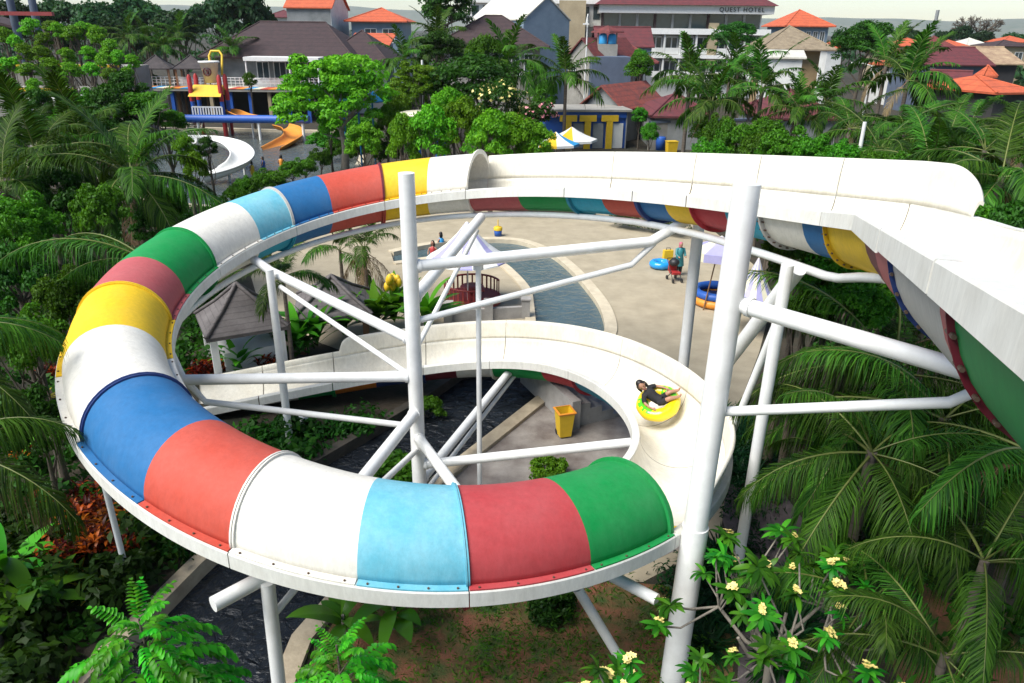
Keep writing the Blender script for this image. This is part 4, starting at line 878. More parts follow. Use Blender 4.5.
# ------------------------------------------------------------------ buildings
for n_, c, c2 in (('t_brown', (.058, .032, .032), (.03, .018, .02)), ('t_red', (.20, .04, .035), (.09, .022, .022)), ('t_orange', (.58, .12, .045), (.36, .07, .03)), ('t_dkred', (.15, .028, .032), (.07, .02, .024)), ('t_mix', (.30, .06, .04), (.10, .04, .035))): M[n_] = rowmat(n_, c, c2, rows=2.2, rough=.8)
for n_, c, c2 in (('w_white', (.72, .72, .69), (.55, .55, .53)), ('w_grey', (.30, .31, .31), (.16, .17, .17)), ('w_blue', (.22, .29, .36), (.16, .22, .28)), ('w_dblue', (.10, .13, .19), (.07, .09, .13)), ('w_tan', (.42, .34, .22), (.3, .24, .15)), ('w_stone', (.36, .34, .30), (.2, .19, .17)), ('w_ochre', (.40, .28, .14), (.25, .17, .09)), ('w_dark', (.05, .045, .045), (.03, .03, .03))):
    M[n_] = mat(n_, c, c2=c2, rough=.9, scale=.6, detail=8)
M['glass'] = mat('window_glass', (.06, .085, .095), rough=.1, var=.3, scale=1)
M['zinc'] = mat('pale_sheet_roof', (.66, .64, .56), c2=(.48, .45, .38), rough=.5, scale=.8, detail=6)
M['rust'] = mat('rusty_sheet_roof', (.45, .33, .2), c2=(.2, .12, .08), rough=.8, scale=.9, detail=8)
def house(name, label, cat, x0, x1, ye, D, dep, roof, yr, rm, wm, ov=.5, yaw=0.0, zb=0.0, wins=(), ridge_in=.5, kind='thing', group=None, wm2=None, hip=None):
    """front wall between image columns x0 and x1 with its eaves at row ye, D metres away; dep metres deep; ridge at row yr"""
    a, b_ = atd(x0, ye, D), atd(x1, ye, D); ze = float((a[2]+b_[2])/2); c = (a+b_)/2; wd = float(np.linalg.norm((b_-a)[:2])); th = math.atan2(b_[1]-a[1], b_[0]-a[0])+yaw
    zr = float(atd((x0+x1)/2, yr, D+dep*.5)[2]); t = thing(name, label, cat, (c[0], c[1], zb), rz=th, group=group); t['kind'] = kind; he = ze-zb; hr = zr-zb
    def P(n, mb, m): o = mb.build(n, m, None); o.parent = t; return o
    h = wd/2; mb = MB(); mb.box((0, dep/2, he/2), (wd, dep, he)); P('wall', mb, M[wm])
    if wm2: mb = MB(); mb.box((h+.02, dep/2, he/2), (.05, dep-.02, he-.02)); P('side_wall', mb, M[wm2])
    if roof:
        mb = MB(); k = .18; o = ov
        if roof == 'hip': i_ = min(dep, wd)*.5 if hip is None else hip; pts = [(-h-o, -o, he), (h+o, -o, he), (h+o, dep+o, he), (-h-o, dep+o, he), (-h+i_, dep/2, hr), (h-i_, dep/2, hr)]; fs = [(0, 1, 5, 4), (1, 2, 5), (2, 3, 4, 5), (3, 0, 4)]
        elif roof == 'gx': pts = [(-h-o, -o, he-.2), (h+o, -o, he-.2), (h+o, dep+o, he-.2), (-h-o, dep+o, he-.2), (-h-o, dep/2, hr), (h+o, dep/2, hr)]; fs = [(0, 1, 5, 4), (2, 3, 4, 5)]
        elif roof == 'gy': pts = [(-h-o, -o, he-.2), (h+o, -o, he-.2), (h+o, dep+o, he-.2), (-h-o, dep+o, he-.2), (0, -o, hr), (0, dep+o, hr)]; fs = [(0, 4, 5, 3), (1, 2, 5, 4)]
        elif roof == 'shed': pts = [(-h-o, -o, he), (h+o, -o, he), (h+o, dep+o, hr), (-h-o, dep+o, hr)]; fs = [(0, 1, 2, 3)]
        n = len(pts); lower = [(x, y, z-k) for x, y, z in pts]; mb.add(pts+lower, fs+[tuple(reversed([q+n for q in f])) for f in fs])
        ed = {}
        for f in fs:
            for i in range(len(f)): e = (f[i], f[(i+1) % len(f)]); ed[e] = 1
        for e in ed:
            if (e[1], e[0]) not in ed: mb.add([pts[e[0]], pts[e[1]], lower[e[1]], lower[e[0]]], [(1, 0, 3, 2)])
        P('roof', mb, M[rm])
        if roof in ('gy', 'gx'):
            g = MB()
            if roof == 'gy':
                g.add([(-h, yy, zz) for yy in (0.02, dep-.02) for zz in ()] or [(-h, .02, he-.3), (h, .02, he-.3), (0, .02, hr-k-.02), (-h, dep-.02, he-.3), (h, dep-.02, he-.3), (0, dep-.02, hr-k-.02)], [(0, 1, 2), (5, 4, 3), (0, 3, 4, 1)])
            else:
                g.add([(-h+.02, 0, he-.3), (-h+.02, dep, he-.3), (-h+.02, dep/2, hr-k-.02), (h-.02, 0, he-.3), (h-.02, dep, he-.3), (h-.02, dep/2, hr-k-.02)], [(0, 1, 2), (5, 4, 3), (0, 3, 4, 1)])
            P('gable', g, M[wm2 or wm])
        if roof in ('hip', 'gx'):
            r_ = MB(); r_.tube([pts[4], pts[5]], .16, n=6)
            if roof == 'hip': [r_.tube([pts[i], pts[j]], .12, n=6) for i, j in ((0, 4), (1, 5))]
            P('ridge_cap', r_, M[rm])
    for (u0, u1, v0, v1) in wins:
        f = MB(); cx_ = -h+wd*(u0+u1)/2; cz = he*(v0+v1)/2; ww, hh = wd*(u1-u0), he*(v1-v0); s = min(.12, ww*.12)
        for (bx, bz, bw, bh) in ((0, hh/2, ww, s), (0, -hh/2, ww, s), (-ww/2, 0, s, hh), (ww/2, 0, s, hh), (0, 0, s*.7, hh)): f.box((cx_+bx, -.04, cz+bz), (bw, .1, bh))
        fo = P('window', f, M['p_white' if wm != 'w_white' else 'p_dgrey']); g = MB(); g.box((cx_, -.015, cz), (ww-s*.6, .04, hh-s*.6)); o = g.build('pane', M['glass'], None); o.parent = fo
    t['he'] = he; t['wd'] = wd; return t
def row(n, u0, u1, v0, v1, gap=.35): s = (u1-u0)/n; return [(u0+s*i+s*gap/2, u0+s*(i+1)-s*gap/2, v0, v1) for i in range(n)]
house('hall', 'long hall with a dark brown tiled hip roof behind the playground terrace', 'building', 214, 345, 57, 97, 16, 'hip', 22, 't_brown', 'w_grey', ov=1.5, wins=row(5, .3, .95, .55, .92, .3), hip=4)
house('garden_house', 'white building with a small dark brown roof at the right end of the hall', 'building', 340, 372, 60, 101, 12, 'hip', 30, 't_brown', 'w_white', ov=2.5)
house('house', 'tall grey rendered house with a steep orange roof at the skyline', 'house', 286, 330, 6, 122, 14, 'gx', -14, 't_orange', 'w_grey', ov=.4, wm2='w_white', wins=[(.1, .2, .72, .8)])
house('house', 'grey house with a bright orange hip roof right of the tall grey house', 'house', 351, 402, 21, 126, 12, 'hip', 8, 't_orange', 'w_blue', ov=1.0, wins=row(2, .2, .9, .72, .9))
house('house', 'low house with an orange sloping roof below the orange hip roof', 'house', 350, 386, 45, 112, 7, 'shed', 33, 't_orange', 'w_dblue', ov=.6)
house('house', 'small far house with a pale wall and dusky red roof left of the grey house', 'house', 268, 290, 17, 210, 12, 'hip', 10, 't_dkred', 'w_white', ov=1)
house('house', 'old house with a wide dark brown hip roof behind the tall palms', 'house', 444, 540, 46, 96, 16, 'hip', 16, 't_brown', 'w_stone', ov=1.2, wins=row(3, .55, .95, .6, .9), hip=5)
house('warehouse', 'pale blue plastered building with a white sheet gable roof', 'building', 518, 576, 18, 112, 14, 'gy', -2, 'zinc', 'w_blue', ov=.2, yaw=.62, wm2='w_blue', wins=[(.2, .3, .55, .75)])
house('house', 'stone-faced house with a red gable roof in the middle of the town', 'house', 566, 598, 56, 92, 11, 'gy', 37, 't_red', 'w_stone', ov=.3, yaw=-.62, wm2='w_stone', wins=[(.15, .3, .7, .88)])
house('shed', 'blank dark grey rendered block beside the stone-faced house', 'building', 592, 632, 57, 89, 7, None, 50, 't_red', 'w_dblue')
house('house', 'low house with a red hip roof right of the dark grey block', 'house', 612, 652, 62, 101, 10, 'hip', 43, 't_red', 'w_white', ov=.8, wins=row(1, .5, .85, .5, .9))
house('house', 'long building with a worn brown roof in front of the hotel', 'house', 598, 652, 45, 116, 9, 'gx', 27, 't_dkred', 'w_blue', ov=.4)
house('house', 'house with a weathered red tile gable roof behind the blue and yellow toilets', 'house', 580, 624, 106, 79, 10, 'gy', 81, 't_mix', 'w_stone', ov=.5, yaw=-.6, wm2='w_grey')
house('house', 'low house with a faded red roof behind the palm grove right of the toilets', 'house', 655, 712, 116, 74, 10, 'hip', 92, 't_dkred', 'w_grey', ov=.5)
house('house', 'red roofed house half hidden by palms below the thatched hall', 'house', 768, 838, 118, 74, 10, 'hip', 88, 't_dkred', 'w_grey', ov=.5)
house('thatched_hall', 'big thatched hall with ochre walls at the right of the town', 'building', 772, 820, 49, 98, 14, 'hip', 26, 'thatch', 'w_ochre', ov=1.7, hip=3.2, wins=[(.45, .6, .6, .92)], yaw=-.15)
house('lean_to', 'white walled lean-to with a pale blue sheet roof in front of the thatched hall', 'building', 764, 802, 57, 90, 4, 'shed', 50, 'zinc', 'w_white', ov=.4, yaw=-.25)
house('house', 'house with a large bright orange hip roof on the right skyline', 'house', 789, 829, 26, 142, 13, 'hip', 10, 't_orange', 'w_blue', ov=1, wins=row(5, .08, .95, .72, .92))
house('kiosk', 'small orange pointed roof left of the dark tree', 'kiosk', 828, 843, 48, 120, 3, 'hip', 40, 't_orange', 'w_white', ov=.5)
house('house', 'long low house with a rusty red sheet roof on the right', 'house', 928, 988, 63, 108, 11, 'gx', 47, 't_dkred', 'w_dblue', ov=.8, wins=[(.05, .13, .62, .9)])
house('house', 'open hall with a pale rusting sheet roof beside the long red roof', 'house', 984, 1018, 62, 109, 11, 'gx', 47, 'rust', 'w_dark', ov=.8)
house('house', 'dark red gable house among the right-hand palms', 'house', 932, 962, 92, 78, 10, 'gx', 70, 't_dkred', 'w_dark', ov=.5, yaw=-.5, wm2='w_tan')
house('house', 'house with an orange roof at the right edge of the picture', 'house', 992, 1032, 92, 72, 9, 'hip', 75, 't_orange', 'w_dark', ov=.7, yaw=.3)
house('shrine', 'tiny white shrine with a pointed red roof between the palms', 'shrine', 984, 993, 76, 84, 1.2, 'hip', 65, 't_orange', 'w_white', ov=.35)
for i, (x0, x1, ye, yr, D, rm, lb) in enumerate(((898, 930, 46, 38, 190, 't_orange', 'far village house with a wide orange roof left of the bare tree'), (930, 952, 47, 36, 182, 't_red', 'far village house with a dark red tower roof'), (948, 965, 46, 40, 186, 't_orange', 'far village house with a small orange roof below the bare tree'),
        (968, 986, 45, 38, 195, 'zinc', 'far village house with a pale grey roof'), (998, 1030, 46, 40, 170, 't_brown', 'far village house with a long brown roof at the right edge'), (1004, 1030, 42, 36, 220, 't_orange', 'farthest orange roofed house at the right edge'), (884, 902, 52, 45, 160, 't_red', 'far red roofed house behind the windswept palm'), (900, 915, 66, 57, 120, 't_orange', 'orange roof showing through the windswept palm'))):
    house('house', lb, 'house', x0, x1, ye, D, 9, 'hip', yr, rm, 'w_white' if i % 2 else 'w_tan', ov=.8, wins=row(2, .15, .9, .5, .85), group='far village houses on the right')
# rooftop water tanks
a = atd(607, 44, 93); t = thing('water_tower', 'small red roofed tower holding two blue water tanks', 'water tower', (a[0], a[1], 0)); t['kind'] = 'thing'
zt = float(a[2]); mb = MB(); mb.box((a[0], a[1], zt/2), (2.4, 2.4, zt)); mb.build('wall', M['w_stone'], t)
for s in (-1, 1): mb = MB(); mb.lathe([(0, 0), (.5, 0), (.52, .1), (.5, 1.0), (.3, 1.2), (0, 1.25)], (a[0]+.56*s, a[1]-.3, zt), 14); mb.build('tank', M['p_skyblue'], t)
for sx in (-1.15, 1.15): mb = MB(); mb.box((a[0]+sx, a[1], zt+.65), (.16, .16, 1.3)); mb.build('post', M['w_stone'], t)
mb = MB(); mb.lathe([(2.1, 1.3), (2.0, 1.45), (.4, 2.0), (0, 2.15)], (a[0], a[1], zt), 4, smooth=False); mb.lathe([(0, 1.28), (2.1, 1.3)], (a[0], a[1], zt), 4, smooth=False); mb.build('roof', M['t_red'], t)
# the hotel
D = 132; a, b_ = atd(602, 26, D), atd(758, 30, D); th = math.atan2(b_[1]-a[1], b_[0]-a[0])-.07; wd = float(np.linalg.norm((b_-a)[:2])); t = thing('hotel', 'long white hotel block with a red roof, glazed top floor and rows of balconies', 'hotel', (a[0], a[1], 0), rz=th); t['kind'] = 'thing'
def hp(n, mb, m, par=None): o = mb.build(n, m, None); o.parent = par or t; return o
px_m = D/FPX; zt = float(atd(680, 8, D)[2]); F_ = 3.7
mb = MB(); mb.box((wd/2, 8, (zt-.4)/2), (wd, 15, zt-.4)); hp('wall', mb, M['w_white'])
for i, (z0, z1) in enumerate(((zt-.95, zt+.35), (zt-4.3, zt-3.35), (zt-8.2, zt-7.6))): mb = MB(); mb.box((wd/2+.4, 7, (z0+z1)/2), (wd+2.2-.2*i, 17.4-.2*i, z1-z0)); hp('fascia', mb, M['p_white'])
mb = MB(); mb.box((-5.3, 6, (zt+.9)/2), (4.6, 18, zt+.9)); hp('stair_tower', mb, M['w_tan'])
mb = MB(); mb.box((wd*.70, -.75, zt-5.9), (1.6, 1.2, 7)); hp('panel', mb, M['w_tan'])
mb = MB(); h2 = wd/2; mb.add([(-1.5, -2.5, zt+.36), (wd+2, -2.5, zt+.36), (wd+2, 16.5, zt+.36), (-1.5, 16.5, zt+.36), (4, 7, zt+4.2), (wd-4, 7, zt+4.2)], [(0, 1, 5, 4), (1, 2, 5), (2, 3, 4, 5), (3, 0, 4), (3, 2, 1, 0)]); hp('roof', mb, M['t_dkred'])
n = 9
for i in range(n):
    x = wd*(i+.5)/n; mb = MB(); mb.box((x, .42, zt-2.15), (wd/n-.5, .25, 2.3)); f = hp('window', mb, M['glass'])
    mb = MB(); mb.box((x-wd/n/2, .3, zt-2.15), (.42, .6, 2.35)); hp('pier', mb, M['t_brown' if i % 3 == 0 else 'w_grey'])
for r in range(2):
    for i in range(10):
        x = wd*(i+.5)/10; z = zt-5.9-3.9*r; mb = MB(); mb.box((x, .42, z-.2), (1.9, .2, 2.5)); f = hp('window', mb, M['glass'])
        mb = MB(); [mb.box((x+s, .35, z-.2), (.2, .25, 2.7)) for s in (-1.05, 0, 1.05)]; mb.box((x, .35, z+1.15), (2.3, .25, .2)); hp('frame', mb, M['p_white'], f)
        mb = MB(); mb.box((x, -1.15, z-1.1), (wd/10-.4, .12, 1.0)); hp('balcony_rail', mb, M['w_white'])
for i in range(11): mb = MB(); mb.box((wd*i/10, -.4, zt-7.5), (.28, 1.7, 6.6)); hp('balcony_divider', mb, M['w_white'])
def lettering(txt, size, m, parent, loc, rot=(PI/2, 0, 0), name='sign_lettering', ext=.03):
    c = bpy.data.curves.new(name, 'FONT'); c.body = txt; c.size = size; c.extrude = ext; c.align_x = 'CENTER'; c.align_y = 'CENTER'; c.space_character = 1.25; o = bpy.data.objects.new(name, c); col.objects.link(o); o.parent = parent; o.location = loc; o.rotation_euler = rot; c.materials.append(m); dg = bpy.context.evaluated_depsgraph_get(); me = bpy.data.meshes.new_from_object(o.evaluated_get(dg)); bpy.data.objects.remove(o); me.materials.clear(); me.materials.append(m); return link(name, me, parent, loc=loc, rot=rot)
lettering('QUEST HOTEL', .98, M['p_black'], t, (wd*.855, -1.79, zt-.3), ext=.06)
# long low wing of the hotel to the left
D2 = 140; a = atd(470, 14, D2); b_ = atd(602, 16, D2); wl = float(np.linalg.norm((b_-a)[:2])); t2 = thing('hotel_wing', 'lower white wing with dark windows left of the hotel stair tower', 'building', (a[0], a[1], 0), rz=math.atan2(b_[1]-a[1], b_[0]-a[0])); t2['kind'] = 'thing'; zt2 = float(a[2])
t_, t = t, t2
mb = MB(); mb.box((wl/2, 5, (zt2+3)/2), (wl, 10, zt2+3)); hp('wall', mb, M['w_white'])
for z in (zt2+2.3, zt2-1.6): mb = MB(); mb.box((wl/2, -.3, z), (wl+.4, .9, .7)); hp('fascia', mb, M['p_white'])
for i in range(12): mb = MB(); mb.box((wl*(i+.5)/12, -.03, zt2+.4), (wl/12-.8, .1, 2.2)); hp('window', mb, M['glass'])
# toilets with big yellow letters
D = 73; a, b_ = atd(546, 112, D), atd(630, 113, D); th = math.atan2(b_[1]-a[1], b_[0]-a[0])+.12; wd = float(np.linalg.norm((b_-a)[:2])); t = thing('toilet_block', 'blue walled toilet block with big yellow T shapes between its doorways', 'building', (a[0], a[1], 0), rz=th); t['kind'] = 'thing'; zt = float(a[2])
mb = MB(); mb.box((wd/2, 3, zt/2), (wd, 5, zt)); hp('wall', mb, M['p_blue']); mb = MB(); mb.box((wd+.03, 2.6, zt/2), (.08, 4.6, zt)); hp('side_wall', mb, M['w_grey'])
mb = MB(); mb.box((wd/2, 3.0, zt+.1), (wd+1.0, 5.9, .2)); hp('roof', mb, M['w_stone'])
mb = MB(); mb.box((wd*.5, .35, zt-.3), (wd-.1, .2, .55)); hp('lintel', mb, M['p_blue'])
for f in (.28, .52, .79):
    mb = MB(); x = wd*f; mb.box((x, .28, 1.35), (.62, .3, 2.7)); mb.box((x, .275, zt-.62), (1.7, .32, .6)); hp('yellow_letter', mb, M['p_yellow'])
for f in (.41, .655, .9): mb = MB(); mb.box((wd*f, .42, 1.25), (1.05, .2, 2.4)); hp('doorway', mb, M['w_grey' if f < .8 else 'w_white'])
# stone yard wall beyond the palms
a, b_ = atz(648, 150), atz(768, 145); t = thing('yard_wall', 'dark stone yard wall behind the palm trunks right of the toilets', 'wall', ((a[0]+b_[0])/2, (a[1]+b_[1])/2, 0)); t['kind'] = 'thing'
mb = MB(); d_ = (b_-a)[:2]/np.linalg.norm((b_-a)[:2]); n_ = np.array([-d_[1], d_[0]])*.15; mb.prism([tuple(a[:2]-n_), tuple(b_[:2]-n_), tuple(b_[:2]+n_), tuple(a[:2]+n_)], 0, 2.6); mb.build('wall', M['w_stone'], t); mb = MB(); n_ = n_*1.6; mb.prism([tuple(a[:2]-n_), tuple(b_[:2]-n_), tuple(b_[:2]+n_), tuple(a[:2]+n_)], 2.605, 2.8); mb.build('cap', M['w_dblue'], t)
# sun shades, table and small things in front of the toilets
umbrella('white and yellow market parasol standing in front of the toilets', atd(572, 127, 66), 2.3, 1.0, ['p_white', 'p_yellow', 'p_white', 'p_white'], n=8, valance=.2)
umbrella('white, yellow and blue market parasol left of the other one', atd(556, 132, 62), 2.0, .9, ['p_white', 'p_yellow', 'p_white', 'p_skyblue'], n=8, valance=.2)
p = atz(660, 150); mb = MB(); mb.lathe([(0, 0), (.45, 0), (.5, 1.2), (.42, 1.3), (0, 1.32)], (p[0], p[1], 0), 14); tag(mb.build('barrel', M['p_blue'], loc=(p[0], p[1], 0)), 'blue plastic barrel by the yard wall', 'barrel', kind='thing')
p = atz(671, 152); mb = MB(); mb.box((p[0], p[1], .5), (.9, .7, 1.0), .2, taper=1.15); mb.box((p[0], p[1], 1.03), (1.1, .86, .08), .2); tag(mb.build('tub', M['p_yellow'], loc=(p[0], p[1], 0)), 'yellow tub beside the blue barrel', 'tub', kind='thing')
# ------------------------------------------------------------------ playground pool
def A_(x, y, D): return atd(x, y, D)
t = thing('play_tower', 'red posted water play tower with a tipping bucket and yellow roof panel', 'play tower', tuple(atz(212, 133))); t['kind'] = 'thing'; D = 82
base = [A_(x, 133, D) for x in (197, 226)]; bl, br = base; dvx = (br-bl)[:2]; wv = float(np.linalg.norm(dvx)); back = np.array([-dvx[1], dvx[0]])/wv*1.8
mb0 = lambda: MB()
zt = float(A_(197, 76, D)[2])
for (p, q_) in ((bl, 0), (br, 0), (bl, 1), (br, 1)):
    x, y = p[0]+back[0]*q_, p[1]+back[1]*q_; zm = float(A_(197, 100, D)[2])
    mb = MB(); mb.tube([(x, y, -.4), (x, y, 1.6)], .24, n=10); mb.build('post', M['p_red'], t); mb = MB(); mb.tube([(x, y, 1.6), (x, y, zm)], .22, n=10); mb.build('post_sleeve', M['p_blue'], t); mb = MB(); mb.tube([(x, y, zm), (x, y, zt), (x, y, zt+.3)], [.24, .24, .1], n=10); mb.build('post', M['p_red'], t)
cxy = (bl+br)[:2]/2+back/2
zp = float(A_(200, 117, D)[2]); an_ = math.atan2(dvx[1], dvx[0])
mb = MB(); mb.box((cxy[0], cxy[1], zp), (wv+1.2, 2.9, .18), an_); mb.build('platform', M['p_blue'], t)
mb = MB()
for k in range(12): f = k/11; mb.box((bl[0]+dvx[0]*f-back[0]*.15, bl[1]+dvx[1]*f-back[1]*.15, zp+.62), (.14, .08, 1.1), an_)
for z in (.2, 1.15): mb.box(((bl+br)[0]/2-back[0]*.15, (bl+br)[1]/2-back[1]*.15, zp+z), (wv, .1, .14), an_)
mb.build('railing', M['p_white'], t)
mb = MB(); zr0, zr1 = float(A_(210, 95, D)[2]), float(A_(210, 84, D)[2]); e = .35
mb.add([(bl[0]-dvx[0]*.05-back[0]*e, bl[1]-dvx[1]*.05-back[1]*e, zr0), (br[0]+dvx[0]*.05-back[0]*e, br[1]+dvx[1]*.05-back[1]*e, zr0), (br[0]+back[0]*.5, br[1]+back[1]*.5, zr1), (bl[0]+back[0]*.5, bl[1]+back[1]*.5, zr1), (br[0]+back[0]*1.3, br[1]+back[1]*1.3, zr0), (bl[0]+back[0]*1.3, bl[1]+back[1]*1.3, zr0)], [(0, 1, 2, 3), (3, 2, 4, 5)]); mb.build('roof_panel', M['p_yellow'], t)
mb = MB(); c = A_(210, 72, D-1.0); mb.lathe([(0, -1.1), (.62, -1.1), (.95, .9), (1.1, .95), (1.1, 1.12), (.98, 1.12), (.9, .9), (.55, -.95), (0, -.95)], tuple(c), 20); bk = mb.build('bucket', M['p_white'], t)
em = MB(); ex = float(c[1])-.80; em.tube([(c[0]+.4*math.cos(s), ex, c[2]+.05+.4*math.sin(s)) for s in np.linspace(0, 2*PI, 20)], .07, n=6); em.tube([(c[0]-.1, ex-.02, c[2]+.22), (c[0]+.12, ex-.02, c[2]+.15), (c[0]+.05, ex-.02, c[2]-.15)], .12, n=6); o = em.build('emblem', M['t_dkred'], t); o.parent = bk
mb = MB(); mb.tube([A_(222, 75, D), A_(222, 55, D), A_(219, 51, D), A_(211, 51, D), A_(209, 56, D), A_(210, 62, D)], .13, n=8); mb.build('bucket_arm', M['p_yellow'], t)
mb = MB(); l0, l1 = A_(194, 133, D-1), A_(196, 119, D-.3)
for s in (-1, 1): mb.tube([l0+np.array([s*.75, 0, 0]), l1+np.array([s*.75, 0, 0])], .09, n=6)
for k in range(7): p = l0+(l1-l0)*(k+.5)/7; mb.tube([p-np.array([.75, 0, 0]), p+np.array([.75, 0, 0])], .07, n=6)
mb.build('ladder', M['p_cream'], t)
def chute(name, label, pts, w, d_, m, posts=(), loc=None):
    """open half-pipe chute through 3D points"""
    t = thing(name, label, 'slide', tuple(pts[-1][:2])+(0,)); t['kind'] = 'thing'; P_ = [np.array(p) for p in smooth3(pts)]; prof = [(w*math.cos(PI*k/10), -d_*math.sin(PI*k/10)) for k in range(11)]; prof = [(w+.1, .0)]+prof+[(-w-.1, 0), (-w-.1, -.12)]+[((w+.06)*math.cos(PI*k/10), -(d_+.06)*math.sin(PI*k/10)-.02) for k in range(10, -1, -1)]+[(w+.1, -.12)]
    mb = MB(); rows = []
    for i, p in enumerate(P_):
        tt = P_[min(i+1, len(P_)-1)]-P_[max(i-1, 0)]; h_ = tt[:2]/(np.linalg.norm(tt[:2])+1e-9); nn = np.array([h_[1], -h_[0]]); rows.append([(p[0]+nn[0]*a, p[1]+nn[1]*a, p[2]+b_) for a, b_ in prof])
    k = len(prof); vs = [v for r in rows for v in r]; fs = [(i*k+j, i*k+(j+1) % k, (i+1)*k+(j+1) % k, (i+1)*k+j) for i in range(len(rows)-1) for j in range(k)]; mb.add(vs, fs, 0, True); mb.build('chute', M[m], t)
    for i in posts: p = P_[int(i*(len(P_)-1))]; mb = MB(); mb.tube([(p[0], p[1], -.4), (p[0], p[1], p[2]-d_-.05)], .1, n=8); mb.build('post', M['p_white'], t)
    return t
def smooth3(pts, k=6):
    P = [np.array(p, float) for p in pts]; o = []
    for i in range(len(P)-1):
        a, b_, c, d = P[max(i-1, 0)], P[i], P[i+1], P[min(i+2, len(P)-1)]
        for s in np.linspace(0, 1, k, endpoint=False): o.append(.5*((2*b_)+(c-a)*s+(2*a-5*b_+4*c-d)*s*s+(3*b_-a-3*c+d)*s**3))
    o.append(P[-1]); return o
chute('water_slide', 'yellow straight slide running right from the play tower', [A_(227, 109, 82), A_(233, 110, 82), A_(243, 114, 81), A_(254, 116, 80)], .75, .5, 'p_orange', (0, .9))
chute('water_slide', 'curled yellow slide ending in the far pool', [A_(281, 124, 84), A_(291, 127, 82), A_(293, 134, 79), A_(284, 140, 76), A_(271, 147, 73)], .95, .6, 'p_orange', (.05, .5))
chute('water_slide', 'low white curved slide in the far pool beside the round shrub', [atz(192, 136, 2.6), atz(212, 137, 2.4), atz(232, 142, 2.1), atz(242, 151, 1.7), atz(238, 160, 1.3), atz(222, 168, .9), atz(205, 174, .5)], .85, .6, 'p_white', (.1, .5, .8))
chute('water_slide', 'cream slide coming out of the trees at the far left', [atz(98, 106, 2.8), atz(82, 110, 2.6), atz(62, 112, 2.3), atz(40, 113, 2.0), atz(20, 112, 1.7)], 1.0, .6, 'p_cream', (.2, .6))
t = thing('water_beam', 'long blue water channel crossing the playground from the tower', 'beam', tuple(A_(250, 120, 80)[:2])+(0,)); t['kind'] = 'thing'; mb = MB(); p0, p1 = A_(178, 118.5, 80.5), A_(309, 119.5, 78)
mb.tube([p0, p1], .42, n=10); mb.build('channel', M['p_blue'], t)
for f in (.15, .62, .95): p = p0+(p1-p0)*f; mb = MB(); mb.tube([(p[0], p[1], -.4), (p[0], p[1], p[2]-.4)], .15, n=8); mb.build('post', M['p_white'], t)
# terrace behind the playground
D = 91; a, b_ = A_(140, 88, D), A_(316, 88, D); th = math.atan2(b_[1]-a[1], b_[0]-a[0]); wd = float(np.linalg.norm((b_-a)[:2])); zt = float(a[2]); t = thing('terrace', 'raised cafe terrace with coloured stripes on its edge above a dark open arcade', 'terrace', (a[0], a[1], 0), rz=th); t['kind'] = 'thing'
mb = MB(); mb.box((wd/2, 5.5, zt-.15), (wd, 11, .3)); hp('floor_slab', mb, M['w_stone']); mb = MB(); mb.box((wd/2, 7.5, zt/2-.2), (wd, .3, zt-.4)); hp('arcade_wall', mb, M['w_dark'])
for i in range(9): mb = MB(); mb.box((wd*(i+.5)/9, .6, (zt-.3)/2), (.4, .4, zt-.3)); hp('post', mb, M['p_blue' if i % 3 else 'w_tan'])
for i in range(22): mb = MB(); mb.box((wd*(i+.5)/22, 1.65, zt+.02), (wd/22-.03, 3.4, .05)); hp('stripe', mb, M[('p_orange', 'p_skyblue', 'p_cream', 'coral')[i % 4]])
mb = MB()
for z in (.45, .8, 1.1): mb.tube([(0, 3.6, zt+z), (wd, 3.6, zt+z)], .03, n=5)
for i in range(40): mb.tube([(wd*i/39, 3.6, zt), (wd*i/39, 3.6, zt+1.1)], .04, n=5)
hp('railing', mb, M['p_white'])
for i, f in enumerate((.18, .25, .55, .6, .66, .72, .8)): mb = MB(); mb.box((wd*f, 4.6, zt+.45), (1.3, .9, .9)); mb.box((wd*f, 4.6, zt+.93), (1.5, 1.0, .08)); hp('planter', mb, M['p_white'])
for i, (x0, lb) in enumerate(((155, 'thatched sunshade hut on the terrace, the left one of two'), (190, 'thatched sunshade hut on the terrace beside the tipping bucket'))):
    p = A_(x0, 55, D+3); s = shelter('sunshade_hut', lb, 'hut', p, float(A_(x0, 68, D+3)[2]), 2.0, 'thatch_dark', post_m='p_wood', rz=.2)
a, b_ = A_(243, 60, D+1), A_(318, 57, D+1); t = thing('awning', 'white flat canopy on thin posts in front of the brown roofed hall', 'canopy', ((a[0]+b_[0])/2, (a[1]+b_[1])/2, zt)); t['kind'] = 'thing'; mb = MB()
mb.prism([(a[0], a[1]), (b_[0], b_[1]), (b_[0], b_[1]+4), (a[0], a[1]+4)], float(a[2])-.1, float(a[2])+.35); mb.build('canopy', M['p_white'], t)
for f in (.02, .6, .98): p = a+(b_-a)*f; mb = MB(); mb.tube([(p[0], p[1]+.3, zt), (p[0], p[1]+.3, a[2])], .1, n=6); mb.build('post', M['p_white'], t)
